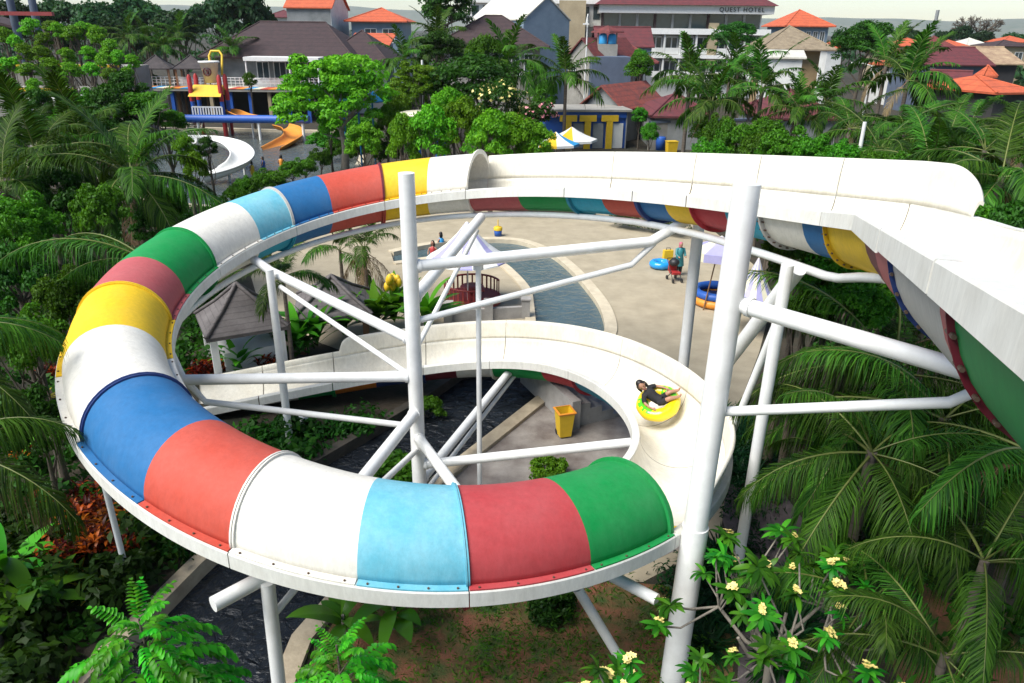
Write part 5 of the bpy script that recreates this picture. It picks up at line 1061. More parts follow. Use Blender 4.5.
# planted terraces at the far left
for i, (x0, y0, x1, y1, D, hh, lb) in enumerate(((-20, 92, 74, 84, 66, 1.5, 'lower terrace wall with a yellow edge among the clipped bushes'), (-20, 66, 118, 62, 74, 2.6, 'upper terrace wall with a yellow edge behind the clipped bushes'))):
    a, b_ = A_(x0, y0, D), A_(x1, y1, D); t = thing('terrace_wall', lb, 'wall', ((a[0]+b_[0])/2, (a[1]+b_[1])/2, 0)); t['kind'] = 'thing'; n_ = np.array([0, .3]); zt = float(a[2]+b_[2])/2
    mb = MB(); mb.prism([tuple(a[:2]), tuple(b_[:2]), tuple(b_[:2]+[0, 6.5]), tuple(a[:2]+[0, 6.5])], 0, zt-.25); mb.build('wall', M['w_stone'], t); mb = MB(); mb.prism([tuple(a[:2]-n_), tuple(b_[:2]-n_), tuple(b_[:2]+n_), tuple(a[:2]+n_)], zt-.24, zt); mb.build('edge', M['p_yellow'], t)
a, b_ = A_(28, 97, 64), A_(99, 94, 64); t = thing('scalloped_awning', 'white scalloped awning strip below the yellow terrace edge', 'awning', ((a[0]+b_[0])/2, (a[1]+b_[1])/2, 0)); t['kind'] = 'thing'; mb = MB()
for k in range(14):
    p0, p1 = a+(b_-a)*k/14, a+(b_-a)*(k+1)/14; m_ = (p0+p1)/2; mb.add([p0, p1, p1-[0, .1, .35], m_-[0, .12, .75], p0-[0, .1, .35], p0+[0, .12, 0], p1+[0, .12, 0], m_+[0, .1, -.7]], [(0, 4, 3, 2, 1), (0, 1, 6, 5), (5, 6, 7)])
mb.build('valance', M['p_white'], t)
for f in (0, .5, 1): p = a+(b_-a)*f; mb = MB(); mb.tube([(p[0], p[1]+.1, 0), (p[0], p[1]+.1, p[2])], .08, n=6); mb.build('post', M['p_white'], t)
t = thing('pavilion', 'dark timber pavilion with a red beam at the top left corner', 'pavilion', tuple(A_(25, 60, 84)[:2])+(0,)); t['kind'] = 'thing'
for x in (8, 30): p = A_(x, -8, 84); q_ = A_(x+4, 40, 84); mb = MB(); mb.tube([(p[0], p[1], 0), p], .42, n=10); mb.build('post', M['w_dblue'], t)
mb = MB(); a, b_ = A_(-20, 13, 83.3), A_(52, 15, 83.3); mb.prism([tuple(a[:2]), tuple(b_[:2]), tuple(b_[:2]+[0, .5]), tuple(a[:2]+[0, .5])], float(a[2])-.2, float(a[2])+.2); mb.build('beam', M['p_redwood'], t)
mb = MB(); a, b_ = A_(-30, 14, 88), A_(34, 32, 88); mb.add([a, b_, b_+[0, 6, -.2], a+[0, 6, -.2], a-[0, 0, .3], b_-[0, 0, .3], b_+[0, 6, -.5], a+[0, 6, -.5]], [(0, 1, 2, 3), (7, 6, 5, 4), (0, 4, 5, 1), (1, 5, 6, 2)]); mb.build('roof', M['t_brown'], t)
# kiosk roof between the trees, lamp posts
p = A_(427, 113, 56); t = thing('kiosk', 'round cream topped kiosk with blue posts among the bright bushes', 'kiosk', (p[0], p[1], 0)); t['kind'] = 'thing'; mb = MB(); mb.lathe([(0, .12), (2.0, .05), (2.1, -.05), (2.0, -.14), (0, -.14)], tuple(p), 24); mb.build('roof', M['p_cream'], t)
for k in range(4): a4 = k*PI/2+.6; mb = MB(); mb.tube([(p[0]+1.4*math.cos(a4), p[1]+1.4*math.sin(a4), 0), (p[0]+1.4*math.cos(a4), p[1]+1.4*math.sin(a4), p[2]-.14)], .12, n=8); mb.build('post', M['p_blue'], t)
t = thing('shade_panels', 'sky blue shade panels inside the bright green tree', 'shade', tuple(A_(355, 100, 60)[:2])+(0,)); t['kind'] = 'thing'
for x, y in ((343, 100), (358, 104), (372, 101)): p = A_(x, y, 60); mb = MB(); mb.lathe([(0, .9), (.9, 0), (.85, -.08), (0, .75)], tuple(p), 8, smooth=False); mb.tube([(p[0], p[1], 0), (p[0], p[1], p[2]+.8)], .08, n=6); mb.build('panel', M['p_skyblue'], t)
def post_thing(name, label, cat, x, y, yb_z, D, r, m, arm=None):
    p = A_(x, y, D); t = thing(name, label, cat, (p[0], p[1], 0)); t['kind'] = 'thing'; mb = MB(); mb.tube([(p[0], p[1], 0), p], [r*1.3, r], n=8); mb.build('pole', M[m], t)
    if arm: q_ = A_(arm[0], arm[1], D); mb = MB(); mb.tube([p, (p+q_)/2+[0, 0, .1], q_], r*.7, n=6); mb.build('arm', M[m], t); mb = MB(); mb.box(tuple(q_), (.7, .3, .16)); mb.build('lamp_head', M['p_white'], t)
post_thing('pole', 'thin white pole standing among the trees behind the kiosk', 'pole', 422, 60, 0, 62, .09, 'p_white')
post_thing('pole', 'short white pipe above the shrubs behind the right end of the trough', 'pole', 865, 122, 0, 33, .085, 'p_white')
post_thing('street_lamp', 'small street lamp with an arm in front of the dark tree on the right', 'lamp', 872, 66, 0, 80, .09, 'p_white', (855, 63))
post_thing('mast', 'slender mast on the far right skyline', 'mast', 938, 10, 0, 240, .55, 'w_grey')
post_thing('flag_pole', 'thin white flag pole in front of the pale blue building', 'pole', 588, 14, 0, 88, .07, 'p_white', (586, 24))
# swimmers
def bather(label, x, y, D_, m, z=-.2):
    p = atz(x, y, 0); t = thing('person', label, 'person', (p[0], p[1], z), rz=R.uniform(0, 6)); 
    J = [(0, 0, .55, .13, .10), (0, 0, .85, .14, .1), (0, 0, 1.05, .15, .1), (0, 0, 1.18, .05), (0, 0, 1.26, .06), (.19, .02, 1.08, .05), (.24, .1, .85, .04), (.2, .25, .75, .032), (-.19, .02, 1.08, .05), (-.25, .05, .84, .04), (-.25, .18, .7, .032), (.09, 0, .45, .09), (.1, 0, .0, .06), (-.09, 0, .45, .09), (-.1, 0, .0, .06)]
    person_body('body', J, [(0, 1), (1, 2), (2, 3), (3, 4), (2, 5), (5, 6), (6, 7), (2, 8), (8, 9), (9, 10), (0, 11), (11, 12), (0, 13), (13, 14)], M['skin'], t); head(t, (0, .02, 1.36), (0, 1, 0), (0, 0, 1), 1.1, M['hair'])
    mb = MB(); mb.tube([(0, 0, .42), (0, 0, .6), (0, 0, .85), (0, 0, 1.06), (0, 0, 1.16)], [.17, .165, .165, .175, .07], n=12); o = mb.build('shirt', M[m], None); o.parent = t
for x, y, m, lb in ((253, 176, 'p_yellow', 'bather in yellow wading in the far pool'), (264, 171, 'p_blue', 'bather in blue wading in the far pool'), (282, 169, 'p_orange', 'bather in orange behind the pool-side bushes'), (433, 252, 'p_red', 'swimmer in red in the near pool left of the striped parasol'), (441, 243, 'p_skyblue', 'swimmer in light blue in the near pool')):
    bather(lb, x, y, 0, m, -.85 if x > 400 else -.3)
# ------------------------------------------------------------------ planting
def gnd(x, y, D): p = atd(x, y, D); return (float(p[0]), float(p[1]), 0.0), float(p[2])
def plant(key, x, y, D, label, group=None, rpx=20, squash=1.0, name='broadleaf_tree', cat='tree'):
    """crown centre at image column x, row y, D metres away, rpx its half width there"""
    (gx, gy, _), z = gnd(x, y, D); return tree(key, (gx, gy), max(z, .5*rpx*D/FPX), rpx*D/FPX, label, group, name, cat, squash)
# trees between the pools and the town
plant('bright', 338, 92, 56, 'wide bright green layered tree above the curled yellow slide', 'broadleaf trees', 72)
plant('bright', 420, 82, 62, 'bright layered tree right of the big one, below the old brown roof', 'broadleaf trees', 34)
plant('dark', 476, 92, 63, 'dense dark tree behind the bright bushes at the top of the loop', 'broadleaf trees', 46)
plant('dark', 440, 52, 78, 'mid green tree between the two tall palms below the old brown roof', 'broadleaf trees', 26)
plant('dark', 446, 14, 100, 'tall round dark tree on the skyline left of the hotel wing', 'broadleaf trees', 32)
plant('mid', 486, 60, 66, 'leafy green tree in front of the old brown roof', 'broadleaf trees', 20)
plant('dark', 735, 38, 112, 'round dark green tree in front of the hotel balconies', 'broadleaf trees', 20)
plant('dark', 863, 46, 84, 'dark spreading tree right of the thatched hall', 'broadleaf trees', 30)
plant('mid', 640, 70, 86, 'small bright tree in front of the low red hip roof', 'broadleaf trees', 14)
plant('mid', 250, 82, 84, 'small young tree on the terrace by the play tower', 'broadleaf trees', 8)
for i, (x, y, D, r) in enumerate(((20, 18, 118, 30), (62, 14, 130, 30), (100, 20, 124, 28), (140, 16, 136, 34), (180, 22, 128, 26), (215, 16, 140, 28), (245, 14, 132, 34), (300, 26, 240, 14), (120, 34, 112, 24), (60, 36, 105, 24), (262, 22, 150, 20), (560, 30, 200, 14), (905, 40, 230, 14), (960, 40, 250, 16), (982, 42, 230, 12), (940, 43, 260, 12), (1012, 44, 240, 12), (870, 40, 210, 12), (840, 40, 190, 9))):
    plant('far', x, y+9 if x < 265 else y, D, 'hazy dark tree on the skyline behind the far roofs' if x > 290 else 'dark tree in the belt behind the left terraces', 'trees along the skyline', r)
for i, (x, y, r) in enumerate(((4, 38, 10), (16, 46, 9), (33, 30, 9), (45, 42, 9), (57, 33, 9), (75, 36, 9), (98, 38, 10), (112, 50, 9), (84, 32, 8), (52, 28, 7), (24, 55, 10), (40, 56, 10), (66, 58, 9), (88, 56, 9), (104, 62, 9), (120, 60, 8), (132, 64, 8), (10, 68, 10), (30, 72, 9), (50, 70, 10), (70, 72, 9), (92, 72, 9), (8, 88, 10), (110, 76, 8), (128, 76, 8), (60, 84, 8), (36, 88, 8))):
    plant('round', x, y, 61+12*(92-y)/60, 'small round-topped bright green tree on the left terraces', 'clipped round trees on the left terraces', r*1.2)
plant('gloss', 140, 108, 44, 'dark glossy shrub left of the white curved slide', 'shrubs', 32, squash=.8, name='shrub', cat='shrub'); plant('gloss', 166, 122, 46, 'dark shrub between the round bush and the play tower', 'shrubs', 24, squash=.8, name='shrub', cat='shrub'); plant('shrub_dark', 112, 118, 43, 'dark shrub over the cream slide at the left', 'shrubs', 28, name='shrub', cat='shrub'); plant('shrub_dark', 125, 96, 50, 'dark shrub on the bank behind the palms at the left', 'shrubs', 20, name='shrub', cat='shrub')
plant('bush', 186, 152, 42, 'round bright green shrub beside the white curved slide', 'shrubs', 16, name='shrub', cat='shrub'); plant('shrub_dark', 208, 150, 43, 'spiky dark shrub in front of the white curved slide', 'shrubs', 12, name='shrub', cat='shrub'); plant('bush', 196, 172, 38, 'bright shrub below the round one by the far pool', 'shrubs', 18, name='shrub', cat='shrub')
for i, (x, y, D, r, b_) in enumerate(((430, 142, 34, 22, 1), (462, 132, 35, 22, 1), (490, 146, 32, 22, 1), (514, 146, 33, 20, 1), (448, 112, 42, 18, 1), (536, 148, 33, 16, 1), (404, 146, 34, 20, 1), (380, 150, 36, 18, 0), (345, 150, 37, 16, 0), (292, 172, 36, 11, 0), (304, 168, 36, 11, 0), (320, 160, 36, 12, 0), (262, 184, 36, 11, 0), (236, 198, 36, 11, 0), (254, 190, 36, 9, 0), (270, 180, 33, 14, 0), (246, 190, 31, 10, 0), (360, 130, 46, 18, 0), (400, 122, 46, 18, 1), (325, 142, 46, 14, 0))):
    if not b_ and x < 400: D = 10.0*746/(y-30)-14
    plant('bush' if b_ else 'gloss', x, y, D+14, 'bright green bush behind the top of the loop' if b_ else 'green bush along the pool edge behind the blue and red tube', 'bushes behind the top of the loop', r*1.25)
for x, y, D, r, lb in ((500, 108, 50, 26, 'dark frangipani crown with pale flowers behind the bright bushes'), (540, 120, 48, 18, 'low dark tree with pink flowers left of the market parasols')):
    (gx, gy, _), z = gnd(x, y, D); t = thing('flowering_tree', lb, 'tree', (gx, gy, 0), group='broadleaf trees'); t['kind'] = 'thing'; rr = r*D/FPX; c_ = ell_clumps(24, rr, rr*.8, rr*.4, R, z); V, F, v = cloud(c_, 150, .24, .13, R); link('crown', np_mesh('crown', V, F, M['lf_dark'], v), t); trunk_mb(z, .14, .06, R, limbs=c_[:10]).build('trunk', M['bark'], None).parent = t
    V, F, v = cloud(c_, 10, .22, .2, R, shell=.95); link('blossom', np_mesh('blossom', V, F, M['petal' if x == 500 else 'petal_pink']), t)
for i, (x, y, D, r, b_) in enumerate(((708, 152, 29, 20, 1), (735, 140, 31, 22, 1), (758, 150, 28, 22, 0), (785, 146, 29, 24, 1), (812, 152, 28, 22, 0), (842, 156, 27, 22, 1), (872, 160, 26, 18, 0), (720, 128, 36, 18, 0), (765, 130, 35, 20, 0), (900, 165, 26, 20, 0))):
    plant('gloss', x, y+7, D+16 if x < 780 else D+3, 'glossy mid green bushy tree along the back of the upper trough', 'bushy trees behind the upper trough', r*1.05)
for i, (x, y, D, r) in enumerate(((800, 262, 18, 36), (835, 285, 17, 34), (808, 318, 17, 26), (855, 310, 16, 30), (880, 282, 18, 30))):
    plant('gloss', x, y, D, 'green bushy tree seen through the gap under the right bend', 'bushy trees under the right bend', r*1.15)
# palms of the town and behind the pools
FB_ = 'aaabbbbcccccddd'
for i, (x, y, D, s, wd_, lb) in enumerate(((146, 38, 108, 1.05, None, 'left palm of the clump behind the sunshade huts'), (178, 36, 110, 1.1, None, 'middle palm of the clump behind the sunshade huts'), (164, 48, 106, 1.0, None, 'lowest palm of the clump behind the sunshade huts'), (233, 50, 97, 1.0, None, 'yellowish palm in front of the brown roofed hall'), (128, 38, 98, 1.0, None, 'palm at the left of the clump by the terraces'),
        (436, 42, 82, 1.15, None, 'tall palm below the round skyline tree'), (404, 62, 76, 1.0, None, 'palm left of the tall palm below the round skyline tree'), (508, 66, 66, 1.15, None, 'dark palm in front of the pale blue building'), (566, 76, 68, 1.15, None, 'palm with a slim trunk behind the toilets'), (690, 80, 62, 1.2, None, 'large palm with a straight trunk right of the toilets'),
        (738, 72, 66, 1.15, None, 'palm in front of the right end of the hotel'), (762, 90, 60, 1.15, None, 'palm right of the hotel palms'), (712, 104, 56, 1.0, None, 'lower palm between the large palm and the shrubs'), (886, 66, 74, 1.35, .35, 'windswept palm leaning right of the dark tree'), (908, 80, 66, 1.35, .35, 'second windswept palm with ragged fronds'), (826, 104, 60, 1.0, None, 'palm in front of the thatched hall'), (800, 110, 56, .9, None, 'small palm before the red roof below the thatched hall'))):
    palm(lb, atd(x, y, D), s, FB_, FRF, 1, seed=i+40, wind=wd_)
for i, (x, y, D, s, lb) in enumerate(((905, 134, 41, .95, 'palm with upright fronds in the middle of the right grove'), (948, 140, 39, .88, 'palm with bright upright fronds in the right grove'), (985, 150, 35, .92, 'palm with wide fronds in the right grove'), (1020, 134, 43, .88, 'palm at the right edge beyond the grove'), (850, 128, 45, .95, 'palm at the left of the right grove'), (930, 168, 29, .95, 'low palm just behind the right end of the trough'), (1002, 176, 26, 1.0, 'palm behind the straight trough at the right edge'), (972, 122, 54, .8, 'palm below the dark red gable'), (880, 148, 34, .95, 'low palm behind the trough wall'))):
    palm(lb, atd(x, y, D), s, 'bbccccddddee', FR, 2, seed=i+70, wind=.5 if i in (2, 4) else None)
# near palms on the right, under and beyond the straight trough
palm('near palm with arching fronds under the right arm of the front column', atd(892, 372, 15.5), .95, 'bbccccddddeee', FRN, 3, seed=3, az0=.3)
palm('near palm with drooping fronds below the lower arm', atd(872, 452, 13.2), .78, 'bccddddee', FRN, 1, seed=9, az0=1.2)
palm('young palm with bright folded fronds at the right edge', atd(985, 560, 11.0), .62, 'bbccdde', FRN, 0, seed=13, az0=2.2)
palm('dark young palm at the bottom right corner', atd(945, 655, 10.6), .6, 'bccddde', FRN, 0, seed=15, az0=.9)
palm('palm at the right edge beneath the green trough panel', atd(1040, 455, 12.5), .8, 'bccddde', FRN, 1, seed=16, az0=2.9)
palm('palm with a ragged dry crown behind the near right palm', atd(950, 330, 19), .95, 'bbccccdd', FR, 3, seed=17)
palm('low palm under the right bend behind the braced column', atd(866, 400, 18), .7, 'bccddde', FR, 1, seed=18)
palm('palm with crossing yellowish fronds right of the braced column', atd(845, 470, 15.5), .72, 'bbccddde', FRN, 1, seed=61, az0=.1)
palm('palm with long fronds between the two near right palms', atd(945, 418, 14.0), .9, 'bccdddee', FRN, 2, seed=62, az0=1.0)
palm('dark low palm under the frangipani', atd(868, 600, 11.8), .62, 'bccddee', FRN, 0, seed=63, az0=2.0)
# palms on the left
palm('big dark palm at the left above the green tube section', atd(132, 176, 30), 1.12, 'aabbbbccccddddeee', FR, 2, seed=21)
palm('dark palm at the left edge behind the big one', atd(38, 158, 33), 1.1, 'aabbbbccccddddee', FR, 2, seed=22)
palm('dark palm between the two big palms on the left', atd(84, 148, 37), 1.05, 'aabbbbccccdddde', FR, 1, seed=23)
palm('palm at the far left with drooping fronds', atd(4, 190, 30), 1.0, 'abbbccccddde', FR, 1, seed=24)
palm('palm behind the green tube section sending two long arching fronds to the left, one brown', atd(150, 262, 19.6), .82, 'ccddc', FRN, 1, seed=25, azs=[2.95, 3.45, 2.2, 3.2, 1.2])
palm('near palm at the left edge with long dark fronds', atd(-92, 348, 12.5), .68, 'ccdddcbb', FRN, 0, seed=26, azs=[.02, .42, -.35, .9, -1.0, 2.2, 3.3, 4.2])
palm('near palm with dry fronds at the lower left edge', atd(-66, 452, 12.0), .70, 'cdddcb', FRN, 2, seed=27, azs=[.2, -.25, .7, 2.4, 3.6, 4.6])
palm('short palm whose trunk stands behind the back left column', atd(283, 278, 24.0), .55, 'abbbcccdd', FR, 0, seed=28)
palm('palm with a skirt of dead brown fronds beside the shingled shelter', atd(364, 248, 31), .62, 'abbbccc', FR, 7, seed=29)
palm('small green palm under the red tube section', atd(340, 250, 33), .6, 'abbccdd', FR, 0, seed=30)
for i, (x, y, D, r, k) in enumerate(((20, 225, 26, 34, 0), (62, 205, 30, 30, 1), (100, 215, 27, 30, 0), (150, 228, 30, 22, 1), (170, 205, 34, 22, 0), (18, 290, 21, 40, 1), (70, 300, 20, 34, 0), (10, 150, 42, 26, 1), (60, 135, 44, 24, 0), (96, 132, 42, 22, 1), (30, 345, 17, 40, 0), (36, 425, 15.5, 36, 1), (5, 250, 24, 36, 0), (40, 112, 52, 20, 1), (80, 108, 50, 20, 0))):
    plant('shrub_dark' if k else 'gloss', x, y, D, 'dense leafy bush filling the gap under the left palms', 'dense bushes under the left palms', r, name='shrub', cat='shrub')
for i, (x, y, D, r, k) in enumerate(((800, 200, 33, 26, 0), (900, 215, 27, 30, 1), (960, 235, 24, 36, 0), (1010, 250, 22, 38, 1), (870, 240, 24, 28, 0), (940, 285, 20, 36, 1), (1005, 330, 17, 44, 0), (770, 225, 34, 22, 1), (850, 185, 34, 24, 0), (820, 170, 44, 22, 1), (880, 172, 46, 22, 0), (930, 150, 52, 22, 1), (975, 160, 44, 26, 0), (1015, 205, 32, 30, 1), (905, 440, 16.5, 38, 1), (985, 470, 14.5, 44, 0), (760, 205, 40, 20, 0))):
    plant('shrub_dark' if k else 'gloss', x, y, D, 'dense leafy bush filling the gap among the right palms', 'dense bushes among the right palms', r, name='shrub', cat='shrub')
for i, (x, y, D, r) in enumerate(((365, 146, 50, 20), (386, 128, 58, 18), (330, 132, 58, 16), (415, 100, 66, 18), (455, 118, 58, 20), (520, 128, 58, 18), (395, 100, 72, 16), )):
    plant('bush', x, y, D, 'bright bushy tree in the thicket between the far pool and the toilets', 'thicket between the far pool and the toilets', r)
for i, (x, y, D, r) in enumerate(((650, 135, 68, 12), (620, 128, 80, 8), (640, 118, 74, 10), (705, 132, 64, 16), (600, 95, 90, 8), (545, 98, 80, 14), (535, 75, 90, 12), (640, 60, 98, 10))):
    plant('mid', x, y, D, 'leafy tree among the house roofs', 'leafy trees among the house roofs', r)
# plants round the loop
for x, y, D, s, lb in ((318, 345, 23.5, 1.15, 'big leaved plant left of the run-out trough'), (345, 335, 24.5, 1.2, 'big leaved plant behind the low end of the trough'), (376, 330, 25.5, 1.1, 'big leaved plant below the dead-fronded palm'), (428, 330, 26.5, 1.2, 'big leaved plant left of the red round bench'), (300, 352, 22.5, 1.0, 'big leaved plant by the palm trunk'), (395, 322, 26.5, 1.1, 'big leaved plant with a yellow flower spike'), (242, 372, 21.5, .8, 'big leaved plant under the left shelter')):
    p = atz(x, y+8, 0); o = put(P_ginger, used, (p[0], p[1], 0), rnd.uniform(0, 6), lb, s*1.75, 'big leaved plants round the loop')
    if 'yellow' in lb: mb = MB(); [ellipsoid(mb, (R.uniform(-.12, .12), R.uniform(-.12, .12), .95+R.uniform(-.1, .2)), (.07, .07, .11), n=8) for _ in range(12)]; f = mb.build('flower_spike', M['p_yellow'], None); f.parent = o
nc = 0
for x, y in ((70, 512), (95, 520), (118, 528), (75, 540), (100, 548), (128, 552), (62, 565), (148, 520), (90, 498), (45, 500), (222, 366), (250, 356), (205, 372), (270, 362), (30, 455), (48, 420), (52, 372), (140, 505)):
    p = atz(x, y+14, 0); put(P_croton, used, (p[0], p[1], 0), rnd.uniform(0, 6), 'croton bush with red and orange leaves in the dark left-hand bed' if y > 400 else 'croton bush with red leaves near the shingled shelter', rnd.uniform(.6, .95), 'red and orange crotons on the left')
for x, y in ((58, 552), (80, 575), (30, 540), (92, 590), (45, 395)):
    p = atz(x, y+8, 0); put(P_brom, used, (p[0], p[1], .05), rnd.uniform(0, 6), 'yellow bromeliad among the crotons at the lower left', 1.3, 'yellow bromeliads at the lower left')
for x, y, s, lb in ((40, 625, .75, 'dark broad-leaved banana plant at the lower left corner'), (345, 640, .62, 'banana plant under the white tube section'), (395, 628, .68, 'banana plant with a long leaf under the cyan tube section'), (60, 445, .8, 'banana plant below the palm at the left edge'), (12, 590, .8, 'banana plant at the left edge behind the crotons')):
    p = atz(x, y, 0); put(P_banana, used, (p[0], p[1], 0), rnd.uniform(0, 6), lb, s, 'banana plants')
for i in range(34):
    f = i/33; bx, by = (738+22*rnd.uniform(-1, 1), 415+115*f) if i < 20 else (705+18*rnd.uniform(-1, 1), 560+95*(i-20)/13)
    p = atz(bx, by, 0); put(P_grass, used, (p[0], p[1], 0), rnd.uniform(0, 6), 'dark ribbon grass clump along the footpath', rnd.uniform(.9, 1.5), 'dark ribbon grass along the footpath')
for i in range(10): p = atz(790+14*rnd.uniform(-1, 1), 590+9*i, 0); put(P_grass, used, (p[0], p[1], 0), rnd.uniform(0, 6), 'dark ribbon grass clump under the frangipani', rnd.uniform(.9, 1.4), 'dark ribbon grass along the footpath')
p = atz(548, 478, 0); put(S_bright, used, (p[0], p[1], 0), 1.0, 'small bright shrub by the arm below the yellow bin', .42, 'shrubs'); p = atz(395, 490, 0); put(S_mid, used, (p[0], p[1], 0), 1.0, 'small shrub on the stream bank behind the white tube section', .6, 'shrubs')
p = atz(548, 612, 0); put(S_dark, used, (p[0], p[1], 0), 2.0, 'dark low bush on the worn lawn under the red tube section', .42, 'shrubs'); p = atz(428, 412, 0); put(S_mid, used, (p[0], p[1], -.2), 2.0, 'small green creeper hanging by the centre column', .4, 'shrubs')
# bright pinnate trees at the bottom edge
g1 = atd(142, 640, 8.6); fern_tree('young bright green pinnate-leaved tree at the bottom left', (g1[0], g1[1]), 4.75, 5, tiers=9, sc_=1.0)
g1 = atd(338, 668, 8.8); fern_tree('young bright green pinnate-leaved tree at the bottom under the white tube section', (g1[0], g1[1]), 4.35, 8, tiers=8, sc_=.85)
# frangipani at the lower right
g1 = atd(795, 560, 11.2); frangipani('frangipani with cream flowers beside the footpath at the lower right', (g1[0]-.1, g1[1]), 3.55, 1.8, 4, n=52, flow=.34)
g1 = atd(618, 668, 10.2); frangipani('frangipani top with cream flowers at the bottom edge left of the front column', (g1[0], g1[1]-.2), 3.1, .62, 6, n=14, flow=.7)
g1 = atd(722, 672, 9.6); frangipani('frangipani branches in front of the foot of the front column', (g1[0], g1[1]), 3.3, .75, 7, n=8, flow=.25)
# bare tree on the far skyline
p = atd(975, 40, 250); t = thing('bare_tree', 'leafless round crowned tree standing alone on the right skyline', 'tree', (p[0], p[1], 0)); t['kind'] = 'thing'; mb = MB(); zt = float(atd(975, 11, 250)[2])
mb.tube([(0, 0, 0), (0, 0, zt*.55)], [1.0, .75], n=7)
def br(p, d, l, r, k):
    q_ = p+d*l; mb.tube([p, (p+q_)/2+R.normal(size=3)*l*.06, q_], [r, r*.8, r*.55], n=4, cap=False)
    if k:
        for _ in range(4): nd = d+R.normal(size=3)*.55; nd[2] = abs(nd[2])*.8+.05; br(q_, nd/np.linalg.norm(nd), l*.68, r*.55, k-1)
for a_ in range(6): br(np.array([0, 0, zt*.5]), np.array([math.cos(a_*1.05)*.75, math.sin(a_*1.05)*.75, .65]), 4.0, .5, 3)
mb.build('trunk', M['bark'], None).parent = t
# undergrowth nobody could count: leafy ground cover in the beds on both sides
def bed(name, poly, n, hmax, m, l, w, nper=70, avoid=()):
    P_ = [np.array(p) for p in poly]; xs = [p[0] for p in P_]; ys = [p[1] for p in P_]; cl = []
    def inside(x, y):
        c = False
        for i in range(len(P_)):
            a, b_ = P_[i], P_[i-1]
            if (a[1] > y) != (b_[1] > y) and x < (b_[0]-a[0])*(y-a[1])/(b_[1]-a[1])+a[0]: c = not c
        return c
    while len(cl) < n:
        x, y = R.uniform(min(xs), max(xs)), R.uniform(min(ys), max(ys))
        if inside(x, y) and np.min(np.hypot(FC[180:, 0]-x, FC[180:, 1]-y)) > 1.9: r = R.uniform(.3, .75); cl.append((x, y, R.uniform(0, hmax)*R.uniform(.3, 1), r, r*.8))
    V, F, v = cloud(cl, nper, l, w, R, shell=.3); o = link(name, np_mesh(name, V, F, M[m], v)); tag(o, kind='stuff'); return o
bed('undergrowth', [(-7.6, 13.0), (-9.3, 7.5), (-17, 7), (-30, 24), (-40, 46), (-24, 48), (-15, 46), (-13.4, 34), (-11, 28), (-8.6, 25.3), (-3.6, 22.5), (-6.4, 16.6)], 900, 1.4, 'lf_dark', .26, .13)
bed('undergrowth', [(7.5, 17.5), (7.6, 14.5), (7.0, 11.9), (8.5, 8), (20, 8), (34, 24), (40, 50), (15, 50), (13, 38), (11.6, 30), (9.6, 24.5)], 900, 1.8, 'lf_dark', .28, .14)
bed('undergrowth', [(2.9, 13.0), (5.0, 13.6), (6.0, 17.2), (7.3, 19.5), (7.4, 18), (5.6, 13.6), (4.6, 11.4), (4.3, 11.6)], 60, .35, 'lf_grass', .16, .05)
bed('undergrowth', [(-7.4, 13.2), (-6.1, 16.6), (-3.4, 20.9), (-2.4, 22.6), (-3.2, 22.6), (-7.5, 19.0), (-9.5, 14)], 110, .25, 'lf_dark', .2, .1)
bed('undergrowth', [(-7.3, 12.8), (-8.8, 8), (-14, 7), (-14, 14), (-9.5, 15)], 220, 1.0, 'lf_dark', .26, .13)
bed('grass_tufts', [(-3.5, 6), (3.6, 6), (4.2, 11), (3.2, 12.6), (-1.7, 14.3), (-3.4, 12)], 300, .09, 'lf_mid', .13, .03, nper=44)
bed('far_wood', [(30, 52), (70, 60), (140, 150), (95, 150), (40, 75)], 300, 5.0, 'lf_far', .6, .35)
bed('far_wood', [(-46, 92), (-95, 60), (-170, 130), (-120, 160), (-40, 112)], 340, 6.0, 'lf_far', .7, .4)
def wood(poly, n, hmax, rr): pass
cl = []
for i in range(520):
    a_ = math.radians(R.uniform(-48, 48)); r_ = 200+1100*R.uniform()**1.4; rr = R.uniform(3, 6)*(1+r_/900); cl.append((r_*math.sin(a_), r_*math.cos(a_), R.uniform(.5, 3.5), rr, rr*.55))
V, F, v = cloud(cl, 46, 2.2, 1.5, R, shell=.7); tag(link('distant_wood', np_mesh('distant_wood', V, F, M['lf_far'], v)), kind='stuff')
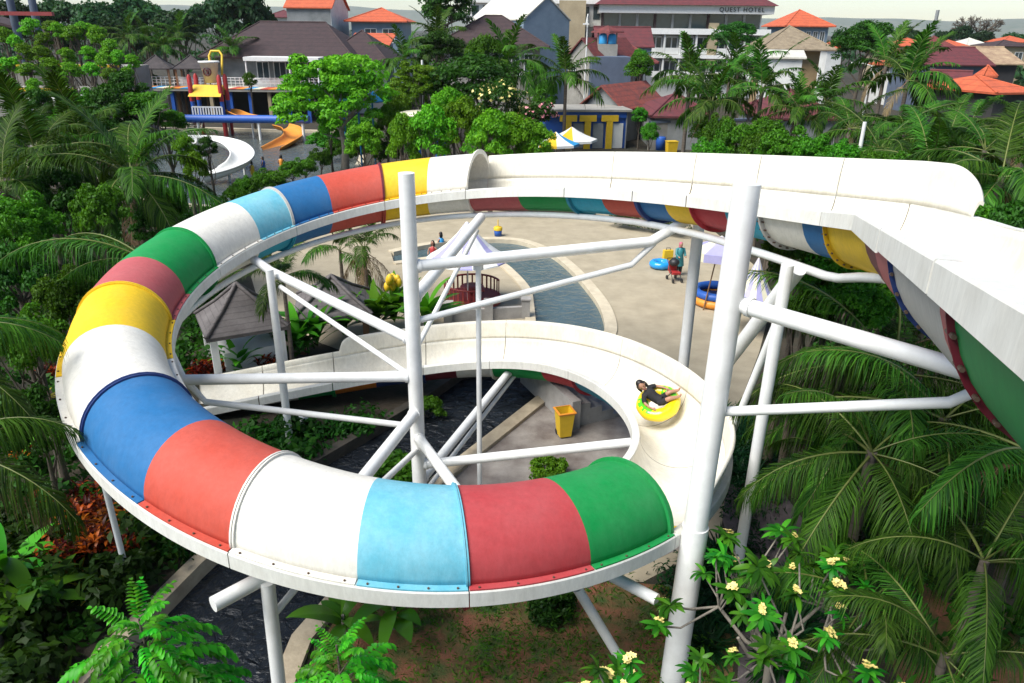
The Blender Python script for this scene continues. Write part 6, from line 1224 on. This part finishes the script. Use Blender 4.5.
# ------------------------------------------------------------------ light, sky, camera
SUN_EL, SUN_AZ = math.radians(53), math.radians(-125)      # azimuth measured from +Y towards +X
w = bpy.data.worlds.new('World'); sc.world = w; w.use_nodes = True
N, L = w.node_tree.nodes, w.node_tree.links
sky = N.new('ShaderNodeTexSky'); sky.sky_type = 'NISHITA'; sky.sun_disc = False; sky.sun_elevation = SUN_EL; sky.sun_rotation = SUN_AZ
sky.dust_density = .25; sky.air_density = 1.0; sky.ozone_density = 1.0
L.new(sky.outputs['Color'], N['Background'].inputs['Color']); N['Background'].inputs['Strength'].default_value = .075
sl = bpy.data.lights.new('sun', 'SUN'); sl.energy = 3.5; sl.angle = math.radians(40); sl.color = (1.0, .97, .90)
so = bpy.data.objects.new('sun', sl); col.objects.link(so)
sd = Vector((math.sin(SUN_AZ)*math.cos(SUN_EL), math.cos(SUN_AZ)*math.cos(SUN_EL), math.sin(SUN_EL)))
so.rotation_euler = sd.to_track_quat('Z', 'Y').to_euler(); so.location = sd*60
cd = bpy.data.cameras.new('camera'); cam = bpy.data.objects.new('camera', cd); col.objects.link(cam)
cd.sensor_width = 36; cd.sensor_fit = 'HORIZONTAL'; cd.lens = 36*FPX/1024; cd.clip_start = .05; cd.clip_end = 20000
mw = Matrix.Identity(4)
for i in range(3): mw[i][0], mw[i][1], mw[i][2], mw[i][3] = CAMR[i], CAMU[i], -CAMF[i], CAMP[i]
cam.matrix_world = mw; sc.camera = cam
sc.view_settings.view_transform = 'Standard'; sc.view_settings.look = 'None'; sc.view_settings.gamma = 1; sc.view_settings.use_curve_mapping = False
sc.view_settings.exposure = .95
sc.cycles.use_denoising = True; sc.cycles.max_bounces = 6; sc.cycles.diffuse_bounces = 3; sc.cycles.glossy_bounces = 3; sc.cycles.transmission_bounces = 4; sc.cycles.transparent_max_bounces = 8
sc.cycles.use_adaptive_sampling = True; sc.cycles.adaptive_threshold = .015

# the humid air: one even, closed volume round the whole scene
hz = MB(); hz.box((0, 3500, 93), (14400, 7400, 191.8)); hm = bpy.data.materials.new('haze_air'); N, L = nt(hm); N.remove(N['Principled BSDF'])
pv = N.new('ShaderNodeVolumePrincipled'); pv.inputs['Density'].default_value = .00007; pv.inputs['Color'].default_value = (.86, .92, .96, 1); pv.inputs['Anisotropy'].default_value = .2
L.new(pv.outputs['Volume'], N['Material Output'].inputs['Volume']); tag(hz.build('haze', hm), kind='stuff')
sc.cycles.volume_bounces = 1
